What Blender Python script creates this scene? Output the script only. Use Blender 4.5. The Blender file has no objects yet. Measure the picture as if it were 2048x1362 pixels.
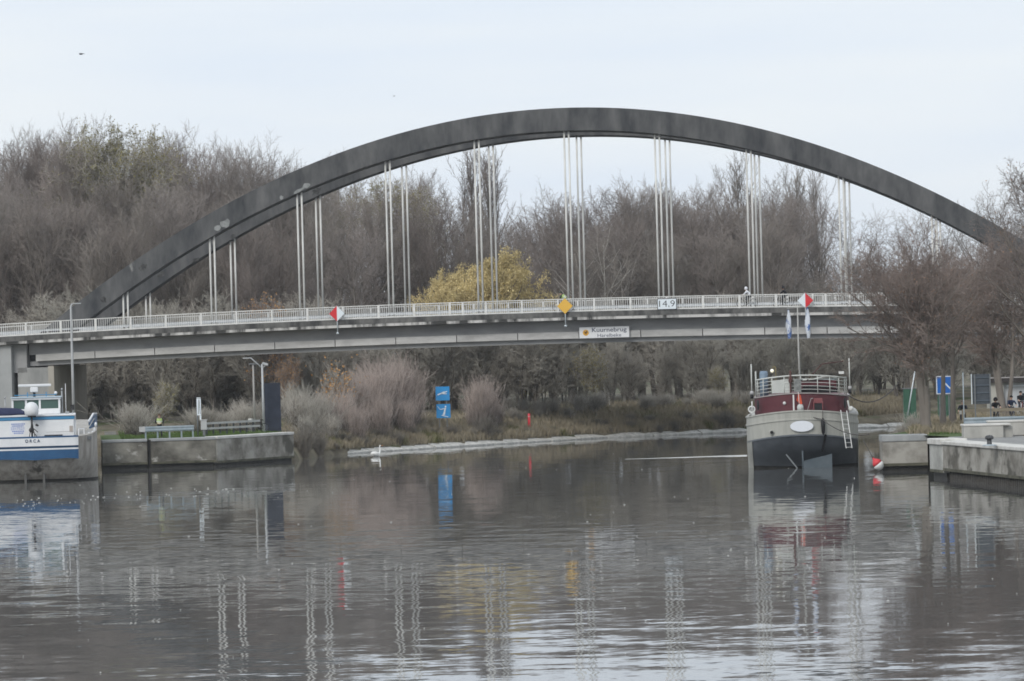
import bpy, math, random
import numpy as np
from mathutils import Vector, Matrix

SC = bpy.context.scene
COL = SC.collection
R = math.radians

# ------------------------------------------------------------------ camera
FPX, CAMH = 8500.0, 7.6            # focal length in pixels of the 2048 px wide photograph, eye height above the water
ROLL, PITCH = R(1.53), math.atan(19 / 8500)
_f = Vector((0, math.cos(PITCH), math.sin(PITCH)))
_r0, _u0 = Vector((1, 0, 0)), Vector((0, -math.sin(PITCH), math.cos(PITCH)))
_r = math.cos(ROLL) * _r0 - math.sin(ROLL) * _u0
_u = math.cos(ROLL) * _u0 + math.sin(ROLL) * _r0
cam = bpy.data.cameras.new('camera')
cam.sensor_width = 36
cam.lens = 36 * FPX / 2048
cam.clip_start, cam.clip_end = 1, 20000
camo = bpy.data.objects.new('camera', cam)
COL.objects.link(camo)
camo.matrix_world = Matrix(((_r.x, _u.x, -_f.x, 0), (_r.y, _u.y, -_f.y, 0), (_r.z, _u.z, -_f.z, CAMH), (0, 0, 0, 1)))
SC.camera = camo

# ------------------------------------------------------------------ world, sun, exposure
SUN_EL, SUN_AZ = R(36), R(208)     # high thin cloud, sun behind the photographer on the left
w = bpy.data.worlds.new('World')
SC.world = w
w.use_nodes = True
nt = w.node_tree
nt.nodes.clear()
N = nt.nodes.new
out = N('ShaderNodeOutputWorld'); bg = N('ShaderNodeBackground'); sky = N('ShaderNodeTexSky')
sky.sky_type = 'NISHITA'; sky.sun_disc = False
sky.sun_elevation = SUN_EL; sky.sun_rotation = SUN_AZ
sky.dust_density = 2.0
tc = N('ShaderNodeTexCoord'); mp = N('ShaderNodeMapping'); mp.inputs['Scale'].default_value = (2.2, 2.2, 16)
nz = N('ShaderNodeTexNoise'); nz.inputs['Scale'].default_value = 2.6; nz.inputs['Detail'].default_value = 5
rp = N('ShaderNodeValToRGB')
rp.color_ramp.elements[0].position = .33; rp.color_ramp.elements[0].color = (.74, .815, .915, 1)
rp.color_ramp.elements[1].position = .66; rp.color_ramp.elements[1].color = (.83, .875, .915, 1)
sc_ = N('ShaderNodeVectorMath'); sc_.operation = 'SCALE'; sc_.inputs['Scale'].default_value = 10.0
mx = N('ShaderNodeMix'); mx.data_type = 'RGBA'; mx.inputs['Factor'].default_value = .93
bg.inputs['Strength'].default_value = .1
L = nt.links.new
L(tc.outputs['Generated'], mp.inputs['Vector']); L(mp.outputs['Vector'], nz.inputs['Vector'])
L(nz.outputs['Fac'], rp.inputs['Fac']); L(rp.outputs['Color'], sc_.inputs[0])
L(sky.outputs['Color'], mx.inputs['A']); L(sc_.outputs['Vector'], mx.inputs['B'])
L(mx.outputs['Result'], bg.inputs['Color']); L(bg.outputs['Background'], out.inputs['Surface'])

sun = bpy.data.lights.new('sun', 'SUN')
sun.energy = 1.5; sun.angle = R(24); sun.color = (1, .96, .9)
suno = bpy.data.objects.new('sun', sun)
COL.objects.link(suno)
_sd = Vector((math.sin(SUN_AZ) * math.cos(SUN_EL), math.cos(SUN_AZ) * math.cos(SUN_EL), math.sin(SUN_EL)))
suno.rotation_euler = _sd.to_track_quat('Z', 'Y').to_euler()

SC.view_settings.view_transform = 'Standard'
SC.view_settings.look = 'None'
SC.view_settings.exposure = .12
SC.view_settings.gamma = 1
SC.view_settings.use_curve_mapping = False
SC.cycles.filter_width = 1.7
SC.cycles.use_denoising = True
SC.cycles.max_bounces = 6
SC.cycles.diffuse_bounces = 3
SC.cycles.glossy_bounces = 3
SC.cycles.transparent_max_bounces = 4

# ------------------------------------------------------------------ helpers
def at(px, py, d):
    """world point seen at pixel (px, py) of the 2048 px photo, at distance d along the view axis"""
    v = _f + float((px - 1024) / FPX) * _r + float((681 - py) / FPX) * _u
    return Vector((0, 0, CAMH)) + v * (d / v.y)

def on_z(px, py, z):
    v = _f + float((px - 1024) / FPX) * _r + float((681 - py) / FPX) * _u
    return Vector((0, 0, CAMH)) + v * ((z - CAMH) / v.z)

def pix(x, y):
    return 1024 + x / y * FPX                      # column of a world point (near the horizon)

def z_at(px, py, d):
    return at(px, py, d).z

def np_mesh(name, verts, faces):
    """verts (n,3), faces: list of int arrays (m,3) / (m,4)"""
    me = bpy.data.meshes.new(name)
    verts = np.asarray(verts, np.float32)
    me.vertices.add(len(verts)); me.vertices.foreach_set('co', verts.ravel())
    if not isinstance(faces, list): faces = [faces]
    faces = [np.asarray(f, np.int32) for f in faces if len(f)]
    loops = np.concatenate([f.ravel() for f in faces])
    tot = np.concatenate([np.full(len(f), f.shape[1], np.int32) for f in faces])
    start = np.concatenate([[0], np.cumsum(tot)[:-1]]).astype(np.int32)
    me.loops.add(len(loops)); me.loops.foreach_set('vertex_index', loops)
    me.polygons.add(len(tot)); me.polygons.foreach_set('loop_start', start); me.polygons.foreach_set('loop_total', tot)
    me.update(calc_edges=True)
    return me

class MB:
    """collects shapes and links them as ONE mesh object"""
    def __init__(s): s.v = []; s.f = []; s.smooth = []
    def add(s, vs, fs, smooth=False):
        b = len(s.v); s.v += [tuple(p) for p in vs]
        for f in fs: s.f.append([b + i for i in f]); s.smooth.append(smooth)
        return s
    def box(s, x0, x1, y0, y1, z0, z1, M=None):
        vs = [Vector((x, y, z)) for z in (z0, z1) for y in (y0, y1) for x in (x0, x1)]
        if M is not None: vs = [M @ v for v in vs]
        return s.add(vs, [(0, 2, 3, 1), (4, 5, 7, 6), (0, 1, 5, 4), (2, 6, 7, 3), (0, 4, 6, 2), (1, 3, 7, 5)])
    def bar(s, a, b, w, h=None, up=(0, 0, 1)):
        a, b = Vector(a), Vector(b); h = h or w; d = (b - a).normalized(); up = Vector(up)
        if abs(d.dot(up)) > .95: up = Vector((0, 1, 0))
        x = d.cross(up).normalized(); y = x.cross(d)
        vs = [p + x * sx * w / 2 + y * sy * h / 2 for p in (a, b) for sx, sy in ((-1, -1), (1, -1), (1, 1), (-1, 1))]
        return s.add(vs, [(3, 2, 1, 0), (4, 5, 6, 7), (0, 1, 5, 4), (1, 2, 6, 5), (2, 3, 7, 6), (3, 0, 4, 7)])
    def tube(s, pts, r, k=6, cap=True):
        pts = [Vector(p) for p in pts]; n = len(pts)
        rs = list(r) if hasattr(r, '__len__') else [r] * n
        vs = []; prev = None
        for i, p in enumerate(pts):
            d = (pts[min(i + 1, n - 1)] - pts[max(i - 1, 0)]).normalized()
            if prev is None:
                a = d.orthogonal().normalized()
            else:
                a = (prev - d * prev.dot(d)); a = a.normalized() if a.length > 1e-6 else d.orthogonal().normalized()
            prev = a; b = d.cross(a)
            for j in range(k):
                t = 2 * math.pi * j / k
                vs.append(p + (a * math.cos(t) + b * math.sin(t)) * rs[i])
        fs = [(i * k + j, i * k + (j + 1) % k, (i + 1) * k + (j + 1) % k, (i + 1) * k + j) for i in range(n - 1) for j in range(k)]
        if cap: fs += [tuple(range(k - 1, -1, -1)), tuple((n - 1) * k + j for j in range(k))]
        return s.add(vs, fs, k > 4)
    def lathe(s, prof, c=(0, 0, 0), k=16, M=None):
        vs = []
        for r_, z in prof:
            for j in range(k):
                t = 2 * math.pi * j / k; v = Vector((c[0] + r_ * math.cos(t), c[1] + r_ * math.sin(t), c[2] + z))
                vs.append(M @ v if M is not None else v)
        n = len(prof)
        fs = [(i * k + j, i * k + (j + 1) % k, (i + 1) * k + (j + 1) % k, (i + 1) * k + j) for i in range(n - 1) for j in range(k)]
        fs += [tuple(range(k - 1, -1, -1)), tuple((n - 1) * k + j for j in range(k))]
        return s.add(vs, fs, True)
    def ball(s, c, r, k=12, sc=(1, 1, 1)):
        m = 8; prof = [(r * math.sin(math.pi * i / m) + 1e-4, -r * math.cos(math.pi * i / m)) for i in range(m + 1)]
        return s.lathe(prof, (0, 0, 0), k, Matrix.Translation(c) @ Matrix.Diagonal((*sc, 1)))
    def prism(s, poly, ax, h0, h1):
        """poly of 2D points extruded along axis ax ('x','y','z') from h0 to h1"""
        def P(a, b, h): return {'z': (a, b, h), 'y': (a, h, b), 'x': (h, a, b)}[ax]
        n = len(poly)
        vs = [P(a, b, h0) for a, b in poly] + [P(a, b, h1) for a, b in poly]
        fs = [tuple(range(n - 1, -1, -1)), tuple(range(n, 2 * n))] + [(i, (i + 1) % n, n + (i + 1) % n, n + i) for i in range(n)]
        return s.add(vs, fs)
    def loft(s, rings, closed=True, caps=True, smooth=True):
        n = len(rings); k = len(rings[0]); vs = [p for r_ in rings for p in r_]
        fs = [(i * k + j, i * k + (j + 1) % k, (i + 1) * k + (j + 1) % k, (i + 1) * k + j)
              for i in range(n - 1) for j in range(k if closed else k - 1)]
        s.add(vs, fs, smooth)
        if caps and closed:
            s.add(rings[0], [tuple(range(k - 1, -1, -1))]); s.add(rings[-1], [tuple(range(k))])
        return s
    def build(s, name, m, parent=None, bevel=0):
        me = bpy.data.meshes.new(name)
        me.from_pydata([tuple(v) for v in s.v], [], s.f)
        me.polygons.foreach_set('use_smooth', s.smooth)
        me.materials.append(m); me.update()
        import bmesh
        bm = bmesh.new(); bm.from_mesh(me); bmesh.ops.recalc_face_normals(bm, faces=bm.faces); bm.to_mesh(me); bm.free()
        o = link(name, me, parent)
        if bevel:
            b = o.modifiers.new('bevel', 'BEVEL'); b.width = bevel; b.segments = 2; b.limit_method = 'ANGLE'; b.angle_limit = R(50)
        return o

def link(name, me, parent=None, mat=None):
    if mat is not None and not len(me.materials): me.materials.append(mat)
    o = bpy.data.objects.new(name, me); COL.objects.link(o)
    if parent is not None: o.parent = parent
    return o

def tag(o, label=None, cat=None, group=None, kind=None):
    if label: o['label'] = label
    if cat: o['category'] = cat
    if group: o['group'] = group
    if kind: o['kind'] = kind
    return o

def thing(name, label, cat, loc=(0, 0, 0), rz=0, group=None):
    o = bpy.data.objects.new(name, None); COL.objects.link(o)
    o.location = loc; o.rotation_euler = (0, 0, rz); o.empty_display_size = .3
    return tag(o, label, cat, group)

def dup(root, loc, rz=0, scale=None, label=None, group=None):
    r = root.copy(); COL.objects.link(r); r.location = loc; r.rotation_euler = (0, 0, rz)
    if scale is not None: r.scale = scale
    if label: r['label'] = label
    if group: r['group'] = group
    for ch in list(root.children):
        c = ch.copy(); COL.objects.link(c); c.parent = r
        for g in ch.children:
            d = g.copy(); COL.objects.link(d); d.parent = c
    return r

# ------------------------------------------------------------------ materials
MATS = {}
def M(name, c1, c2=None, scale=3., stretch=(1, 1, 1), rough=.8, metal=0., lo=.35, hi=.65, bump=0., c3=None, s3=.4, t3=.6, detail=6, spec=.3, rand=0.):
    """principled with position noise between c1 and c2; c3 = a second, larger-scaled patch colour above threshold t3"""
    if name in MATS: return MATS[name]
    m = bpy.data.materials.new(name); m.use_nodes = True; t = m.node_tree; n = t.nodes.new; l = t.links.new
    b = t.nodes['Principled BSDF']; b.inputs['Roughness'].default_value = rough; b.inputs['Metallic'].default_value = metal
    b.inputs['Specular IOR Level'].default_value = spec
    b.inputs['Base Color'].default_value = (*c1, 1)
    MATS[name] = m
    if c2 is None and not bump: return m
    g = n('ShaderNodeNewGeometry'); mpn = n('ShaderNodeMapping'); mpn.inputs['Scale'].default_value = stretch
    l(g.outputs['Position'], mpn.inputs['Vector'])
    z = n('ShaderNodeTexNoise'); z.inputs['Scale'].default_value = scale; z.inputs['Detail'].default_value = detail; z.inputs['Roughness'].default_value = .62
    l(mpn.outputs['Vector'], z.inputs['Vector'])
    col = None
    if c2 is not None:
        r_ = n('ShaderNodeValToRGB'); e = r_.color_ramp.elements
        e[0].position = lo; e[0].color = (*c1, 1); e[1].position = hi; e[1].color = (*c2, 1)
        l(z.outputs['Fac'], r_.inputs['Fac']); col = r_.outputs['Color']
    if c3 is not None:
        z3 = n('ShaderNodeTexNoise'); z3.inputs['Scale'].default_value = s3; z3.inputs['Detail'].default_value = 7; z3.inputs['Roughness'].default_value = .65
        l(mpn.outputs['Vector'], z3.inputs['Vector'])
        r3 = n('ShaderNodeValToRGB'); e = r3.color_ramp.elements
        e[0].position = t3; e[0].color = (0, 0, 0, 1); e[1].position = t3 + .07; e[1].color = (1, 1, 1, 1)
        l(z3.outputs['Fac'], r3.inputs['Fac'])
        mxn = n('ShaderNodeMix'); mxn.data_type = 'RGBA'; l(r3.outputs['Color'], mxn.inputs['Factor']); l(col, mxn.inputs['A'])
        mxn.inputs['B'].default_value = (*c3, 1); col = mxn.outputs['Result']
    if rand:
        oi = n('ShaderNodeObjectInfo'); mr = n('ShaderNodeMapRange'); mr.inputs['To Min'].default_value = 1 - rand; mr.inputs['To Max'].default_value = 1 + rand
        l(oi.outputs['Random'], mr.inputs['Value']); vm = n('ShaderNodeVectorMath'); vm.operation = 'SCALE'
        l(col, vm.inputs[0]); l(mr.outputs['Result'], vm.inputs['Scale']); col = vm.outputs['Vector']
    if col is not None: l(col, b.inputs['Base Color'])
    if bump:
        bn = n('ShaderNodeBump'); bn.inputs['Strength'].default_value = bump; bn.inputs['Distance'].default_value = .05
        l(z.outputs['Fac'], bn.inputs['Height']); l(bn.outputs['Normal'], b.inputs['Normal'])
    return m

def EM(name, c, s):
    m = bpy.data.materials.new(name); m.use_nodes = True; b = m.node_tree.nodes['Principled BSDF']
    b.inputs['Base Color'].default_value = (.8, .8, .8, 1); b.inputs['Emission Color'].default_value = (*c, 1); b.inputs['Emission Strength'].default_value = s
    return m

def GLASS(name, c, rough=.05):
    return M(name, c, rough=rough, spec=.5)

# ------------------------------------------------------------------ the river, its banks and the ground
# outline of the water as seen from above; each edge carries the width over which the bank climbs
RIVER = [(-44, -300, .4), (-44, 338, 3), (-32.6, 338, .4), (-28.3, 296.3, .4), (-20.9, 298, .4), (-16, 308, 3.0), (-14.1, 320, 4.5), (-11.3, 328, 5.5), (-1.8, 343.6, 6.5), (7.4, 357.5, 6.5),
         (20, 366, 6), (45, 374, 6), (90, 392, 6), (160, 420, 6), (400, 520, 6), (400, 470, 6), (160, 385, 6), (90, 362, 6), (48, 340, 6), (32, 318, 4), (26, 290, 2.5),
         (23.4, 262, 1.5), (21.3, 246.4, .4), (23.95, 246.4, .4), (22.85, 233.4, .4), (25.6, 212, .4), (31, 170, .4), (36, 100, .4), (40, -300, .4)]
RV = np.array(RIVER)

def river_dist(x, y):
    """signed distance (positive on land) and climb width of the nearest bank"""
    best = np.full(x.shape, 1e9); wid = np.zeros(x.shape); inside = np.zeros(x.shape, bool)
    n = len(RV)
    for i in range(n):
        ax, ay, wd = RV[i]; bx, by, _ = RV[(i + 1) % n]
        dx, dy = bx - ax, by - ay
        t = np.clip(((x - ax) * dx + (y - ay) * dy) / (dx * dx + dy * dy), 0, 1)
        d = np.hypot(x - ax - t * dx, y - ay - t * dy)
        m_ = d < best; best = np.where(m_, d, best); wid = np.where(m_, wd, wid)
        c = ((ay > y) != (by > y)) & (x < dx * (y - ay) / (by - ay + 1e-12) + ax)
        inside ^= c
    return np.where(inside, -best, best), wid

def ground_z(x, y):
    x = np.asarray(x, float); y = np.asarray(y, float)
    s, wd = river_dist(x, y)
    t = np.clip(s / wd, 0, 1)
    h = np.where(wd < .5, np.where(s < 1.7, -1.2, 1.95), .25 + 1.7 * t ** .8)
    h = h + .45 * np.clip((s - 4) / 14, 0, 1)
    h = h + .12 * np.sin(x * .31 + 1.3) * np.sin(y * .23) * np.clip((s - 3) / 5, 0, 1)
    h = h + 3.0 * np.clip((y - 385) / 60, 0, 1) * np.clip((-x - 2) / 30, 0, 1)
    return np.where(s < 0, np.maximum(-2.5, -.6 + s * 1.5), h)

def gz(x, y): return float(ground_z(np.array([x]), np.array([y]))[0])

def make_ground():
    xs = np.concatenate([[-9000, -4000, -1500, -600, -250, -140], np.arange(-90, 91, 1.0), [140, 250, 430, 700, 1500, 4000, 9000]])
    ys = np.concatenate([[-3000, -1000, -400, -290, -100, 20, 80, 120, 150, 170, 190], np.arange(200, 470, 1.0), [490, 520, 560, 640, 900, 1500, 4000, 12000]])
    X, Y = np.meshgrid(xs, ys, indexing='ij')
    Z = ground_z(X, Y)
    nx, ny = X.shape
    idx = np.arange(nx * ny).reshape(nx, ny)
    f = np.stack([idx[:-1, :-1], idx[1:, :-1], idx[1:, 1:], idx[:-1, 1:]], -1).reshape(-1, 4)
    me = np_mesh('ground', np.stack([X, Y, Z], -1).reshape(-1, 3), f)
    me.polygons.foreach_set('use_smooth', np.ones(len(f), bool))
    m = M('dry_bank', (.085, .074, .054), (.20, .175, .125), scale=.7, lo=.3, hi=.7, rough=.95, c3=(.06, .075, .03), s3=.12, t3=.52, bump=.5)
    tag(link('ground', me, None, m), kind='structure')
make_ground()

def make_water():
    m = bpy.data.materials.new('river_water'); m.use_nodes = True; t = m.node_tree; n = t.nodes.new; l = t.links.new
    b = t.nodes['Principled BSDF']
    b.inputs['Base Color'].default_value = (.115, .116, .113, 1); b.inputs['Roughness'].default_value = .02; b.inputs['IOR'].default_value = 1.33
    g = n('ShaderNodeNewGeometry')
    def noise(scale, stretch, detail):
        mpn = n('ShaderNodeMapping'); mpn.inputs['Scale'].default_value = stretch; l(g.outputs['Position'], mpn.inputs['Vector'])
        z = n('ShaderNodeTexNoise'); z.inputs['Scale'].default_value = scale; z.inputs['Detail'].default_value = detail; z.inputs['Roughness'].default_value = .55
        l(mpn.outputs['Vector'], z.inputs['Vector']); return z
    def vm(op, a, c=None, s=None):
        v = n('ShaderNodeVectorMath'); v.operation = op; l(a, v.inputs[0])
        if c is not None:
            if isinstance(c, tuple): v.inputs[1].default_value = c
            else: l(c, v.inputs[1])
        if s is not None:
            if isinstance(s, float): v.inputs['Scale'].default_value = s
            else: l(s, v.inputs['Scale'])
        return v.outputs['Vector']
    a = noise(.95, (.5, 1, 1), 3.5)           # metre-long ripples
    c = noise(3.2, (.6, 1, 1), 2.0)            # small ripples
    patch = noise(.035, (.6, 1, 1), 3.0)       # where the breeze touches the water
    r_ = n('ShaderNodeMapRange'); r_.inputs['From Min'].default_value = .38; r_.inputs['From Max'].default_value = .66
    r_.inputs['To Min'].default_value = .65; r_.inputs['To Max'].default_value = 1.15
    l(patch.outputs['Fac'], r_.inputs['Value'])
    # the reach in the lee of the boats and banks is calmer than the open water nearer the camera
    sep = n('ShaderNodeSeparateXYZ'); l(g.outputs['Position'], sep.inputs['Vector'])
    lee = n('ShaderNodeMapRange'); lee.inputs['From Min'].default_value = 120; lee.inputs['From Max'].default_value = 235; lee.inputs['To Min'].default_value = 1.0; lee.inputs['To Max'].default_value = .66; l(sep.outputs['Y'], lee.inputs['Value'])
    mul = n('ShaderNodeMath'); mul.operation = 'MULTIPLY'; l(r_.outputs['Result'], mul.inputs[0]); l(lee.outputs['Result'], mul.inputs[1])
    va = vm('SCALE', vm('SUBTRACT', a.outputs['Color'], (.5, .5, .5)), s=.044)
    vc = vm('SCALE', vm('SUBTRACT', c.outputs['Color'], (.5, .5, .5)), s=.026)
    sm = vm('SCALE', vm('ADD', va, vc), s=mul.outputs['Value'])
    fl = vm('MULTIPLY', sm, (1, 1, 0))
    nn = vm('NORMALIZE', vm('ADD', fl, (0, 0, 1)))
    l(nn, b.inputs['Normal'])
    pts = [(x, y) for x, y, _ in RIVER]
    mb = MB(); mb.add([(-9000, -3000, 0), (9000, -3000, 0), (9000, 6000, 0), (-9000, 6000, 0)], [(0, 1, 2, 3)])
    # only the river: a sheet a little wider than the outline, hidden by the ground beyond it
    mb = MB(); mb.add([(-60, -290, 0), (60, -290, 0), (60, 200, 0), (60, 330, 0), (420, 460, 0), (420, 530, 0), (-60, 400, 0)], [(0, 1, 2, 3, 4, 5, 6)])
    tag(mb.build('river', m), kind='structure')
make_water()

concrete_pale = M('pale_concrete', (.36, .36, .34), (.62, .61, .58), scale=2.5, rough=.9, bump=.3)
concrete_wall = M('stained_wall_concrete', (.14, .13, .11), (.38, .365, .33), scale=1.0, stretch=(.5, .5, .6), rough=.9, lo=.38, hi=.62, c3=(.10, .095, .08), s3=.7, t3=.56, bump=.3)
concrete_dirty = M('dirty_wall_concrete', (.075, .07, .06), (.27, .26, .225), scale=.9, stretch=(.55, .55, .7), rough=.9, lo=.36, hi=.66, c3=(.40, .39, .36), s3=1.5, t3=.59, bump=.4)
dark_wet = M('wet_dark_base', (.018, .018, .017), (.045, .043, .038), scale=2, rough=.5)

# pale concrete edging along the far bank
def make_edging():
    root = thing('bank_edging', 'pale concrete edging slabs along the foot of the far bank', 'bank edging')
    pts = [Vector((x, y, 0)) for x, y in [(-13.2, 324), (-11.3, 328), (-1.8, 343.6), (7.4, 357.5), (20, 366), (45, 374), (70, 384)]]
    rnd = random.Random(4); d_acc = 0
    for a, b in zip(pts[:-1], pts[1:]):
        Ld = (b - a).length; dr = (b - a) / Ld; nrm = Vector((dr.y, -dr.x, 0)); k = max(1, round(Ld / 4.6))
        for i in range(k):
            p, q = a + dr * (Ld * i / k + .05), a + dr * (Ld * (i + 1) / k - .05)
            h = .27 + rnd.uniform(-.05, .05); o = rnd.uniform(-.06, .06)
            mb = MB(); A = p + nrm * (.35 + o); B = q + nrm * (.35 + o); n2 = -nrm * .75
            mb.add([A + Vector((0, 0, -.4)), B + Vector((0, 0, -.4)), B + Vector((0, 0, h * .35)), A + Vector((0, 0, h * .35)),
                    A + n2 + Vector((0, 0, -.4)), B + n2 + Vector((0, 0, -.4)), B + n2 + Vector((0, 0, h + .10)), A + n2 + Vector((0, 0, h + .10))],
                   [(0, 1, 2, 3), (3, 2, 6, 7), (4, 7, 6, 5), (0, 3, 7, 4), (1, 5, 6, 2)])
            mb.build('slab', concrete_pale, root)
make_edging()

# ------------------------------------------------------------------ bridge
BA = R(7.7)
BO = Vector((4.795, 350, 0))
deck_z = lambda u: 10.52 - .00034 * u * u
arch_top = lambda u: 27.43 - .00868 * u * u
arch_bot = lambda u: 25.555 - .0088 * u * u

def bridge():
    root = thing('arch_bridge', 'long grey concrete road bridge with twin arches and white railings across the river', 'bridge', BO, -BA)
    arch_m = M('arch_concrete', (.042, .045, .05), (.15, .15, .15), scale=.7, stretch=(1.0, 1, .34), rough=.9, lo=.32, hi=.74, c3=(.30, .3, .29), s3=.45, t3=.67, bump=.3)
    beam_m = M('girder_concrete', (.27, .272, .275), (.37, .37, .37), scale=.8, stretch=(.4, 1, 1), rough=.9)
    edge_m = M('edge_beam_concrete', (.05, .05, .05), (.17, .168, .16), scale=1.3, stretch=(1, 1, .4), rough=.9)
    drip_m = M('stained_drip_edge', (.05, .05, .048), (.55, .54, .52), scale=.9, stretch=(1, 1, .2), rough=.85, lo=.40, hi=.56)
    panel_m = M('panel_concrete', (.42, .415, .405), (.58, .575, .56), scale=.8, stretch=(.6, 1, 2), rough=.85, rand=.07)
    white_m = M('white_railing_paint', (.62, .62, .60), (.76, .76, .74), scale=3, rough=.5)
    asphalt = M('asphalt', (.045, .045, .045), (.06, .06, .06), scale=6, rough=.95)
    galv = M('galvanised_steel', (.42, .44, .46), (.55, .57, .58), scale=3, rough=.45, metal=.3)
    hang_m = M('white_hanger_paint', (.55, .55, .53), (.72, .72, .69), scale=1.5, stretch=(1, 1, .3), rough=.5, c3=(.3, .26, .2), s3=1.2, t3=.68)
    def sweep(prof, us, z=deck_z):     # prof in (T, dz)
        return [[Vector((u, t, z(u) + dz)) for t, dz in prof] for u in us]
    US = np.linspace(-60, 60, 49)
    # arches
    for T0 in (0, 8.6):
        us = np.linspace(-46, 46, 70)
        rings = [[Vector((u, T0, arch_top(u))), Vector((u, T0 + .95, arch_top(u))), Vector((u, T0 + .95, arch_bot(u) - .12)), Vector((u, T0, arch_bot(u)))] for u in us]
        MB().loft(rings, smooth=False).build('arch_rib', arch_m, root)
    # repair patches (pale) and spalled hollows (dark) on the near faces of the ribs
    pat = M('repair_mortar', (.20, .21, .21), (.32, .33, .33), scale=2.5, rough=.95); spl = M('spalled_concrete', (.02, .02, .02), (.10, .10, .10), scale=4, rough=.95)
    rn = random.Random(2)
    def blot(T, px, py, w_, h_, m_, name, ang=0, k=11):
        D = at(px, py, 350); u0, z0 = (D.x - BO.x) / math.cos(BA) , D.z
        # carry the pixel ray to the plane of the rib face
        v = D - Vector((0, 0, CAMH)); nT = Vector((math.sin(BA), math.cos(BA), 0)); P0 = BO + nT * T
        q = Vector((0, 0, CAMH)) + v * ((P0 - Vector((0, 0, CAMH))).dot(nT) / v.dot(nT)); u0 = (q - P0).dot(Vector((math.cos(BA), -math.sin(BA), 0))); z0 = q.z
        poly = []
        for i in range(k):
            t = 2 * math.pi * i / k; r_ = rn.uniform(.55, 1.15); x, z = w_ * r_ * math.cos(t), h_ * r_ * math.sin(t)
            poly.append((u0 + x * math.cos(ang) - z * math.sin(ang), z0 + x * math.sin(ang) + z * math.cos(ang)))
        MB().prism(poly, 'y', T - .012, T + .004).build(name, m_, root)
    for px, py, w_, h_ in ((450, 447, .42, .42), (437, 456, .35, .28), (613, 372, .42, .26), (598, 381, .5, .14), (563, 395, .18, .18)):
        blot(0, px, py, w_, h_, pat, 'repair_patch', R(28) if px < 700 else 0)
    for px, py, w_, h_ in ((207, 600, .25, .35), (286, 535, .4, .3), (395, 520, .18, .12)): blot(0, px, py, w_, h_, spl, 'spalled_patch', R(35))
    for px, py, w_, h_ in ((322, 548, .4, .3), (634, 382, .55, .34), (390, 520, .4, .18), (466, 472, .25, .25)): blot(8.6, px, py, w_, h_, spl, 'spalled_patch', R(30))
    # deck
    MB().loft(sweep([(-2.2, 0), (-2.2, -.25), (11.75, -.25), (11.75, 0)], US), smooth=False).build('deck_slab', asphalt, root)
    MB().loft(sweep([(-1.94, .003), (-1.94, .13), (-.46, .13), (-.46, .003)], US), smooth=False).build('footway', concrete_pale, root)
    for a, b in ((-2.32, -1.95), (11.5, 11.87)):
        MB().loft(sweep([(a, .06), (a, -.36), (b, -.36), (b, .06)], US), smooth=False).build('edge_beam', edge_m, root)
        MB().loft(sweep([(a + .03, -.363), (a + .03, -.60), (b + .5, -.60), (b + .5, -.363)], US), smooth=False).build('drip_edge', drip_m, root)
    UG = np.linspace(-45.5, 60, 43)
    MB().loft(sweep([(-.75, -.25), (-.75, -1.56), (.9, -1.56), (.9, -.25)], UG), smooth=False).build('girder', beam_m, root)
    MB().loft(sweep([(8.6, -.25), (8.6, -2.1), (10.3, -2.1), (10.3, -.25)], UG), smooth=False).build('girder', beam_m, root)
    MB().loft(sweep([(-.55, -2.12), (-.55, -2.5), (.9, -2.5), (.9, -2.12)], UG), smooth=False).build('bottom_flange', beam_m, root)
    u = -44.9
    while u < 58:
        uu = np.linspace(u + .035, u + 5.085 - .035, 4)
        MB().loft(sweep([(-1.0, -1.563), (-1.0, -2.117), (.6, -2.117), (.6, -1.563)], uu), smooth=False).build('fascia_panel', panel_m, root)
        u += 5.085
    # cross beams under the deck
    for uc in np.arange(-41.25, 46, 7.5):
        MB().box(uc - .25, uc + .25, .95, 8.55, deck_z(uc) - 1.3, deck_z(uc) - .25).build('cross_beam', beam_m, root)
    # hangers
    me = {}
    for i in range(-5, 6):
        uc = i * 7.5 + .08
        for T0 in (.45, 9.05):
            for s in (-.19, .19):
                uh = uc + s
                MB().tube([(uh, T0, deck_z(uh) - .1), (uh, T0, arch_bot(uh) + .05)], .078, 8).build('hanger', hang_m, root)
                
    # railings: posts are parts, balusters joined
    for T0, far in ((-2.08, 0), (11.62, 1)):
        up = [(uu) for uu in np.arange(-57.3, 59, 2.98)] + [-9.2 + .62, 20.6 + .62]
        for uu in up:
            z = deck_z(uu)
            MB().box(uu - .075, uu + .075, T0 - .05, T0 + .05, z - .12, z + 1.09).build('railing_post', white_m, root)
        rail = MB()
        rail.loft(sweep([(T0 - .05, 1.09), (T0 - .05, 1.16), (T0 + .05, 1.16), (T0 + .05, 1.09)], US), smooth=False)
        rail.build('top_rail', white_m, root)
        MB().loft(sweep([(T0 - .03, .085), (T0 - .03, .17), (T0 + .03, .17), (T0 + .03, .085)], US), smooth=False).build('bottom_rail', white_m, root)
        bal = MB()
        for uu in np.arange(-58.4, 58.4, .185):
            z = deck_z(uu); bal.box(uu - .016, uu + .016, T0 - .016, T0 + .016, z + .17, z + 1.09)
        tag(bal.build('baluster', white_m, root), kind='stuff')
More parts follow.
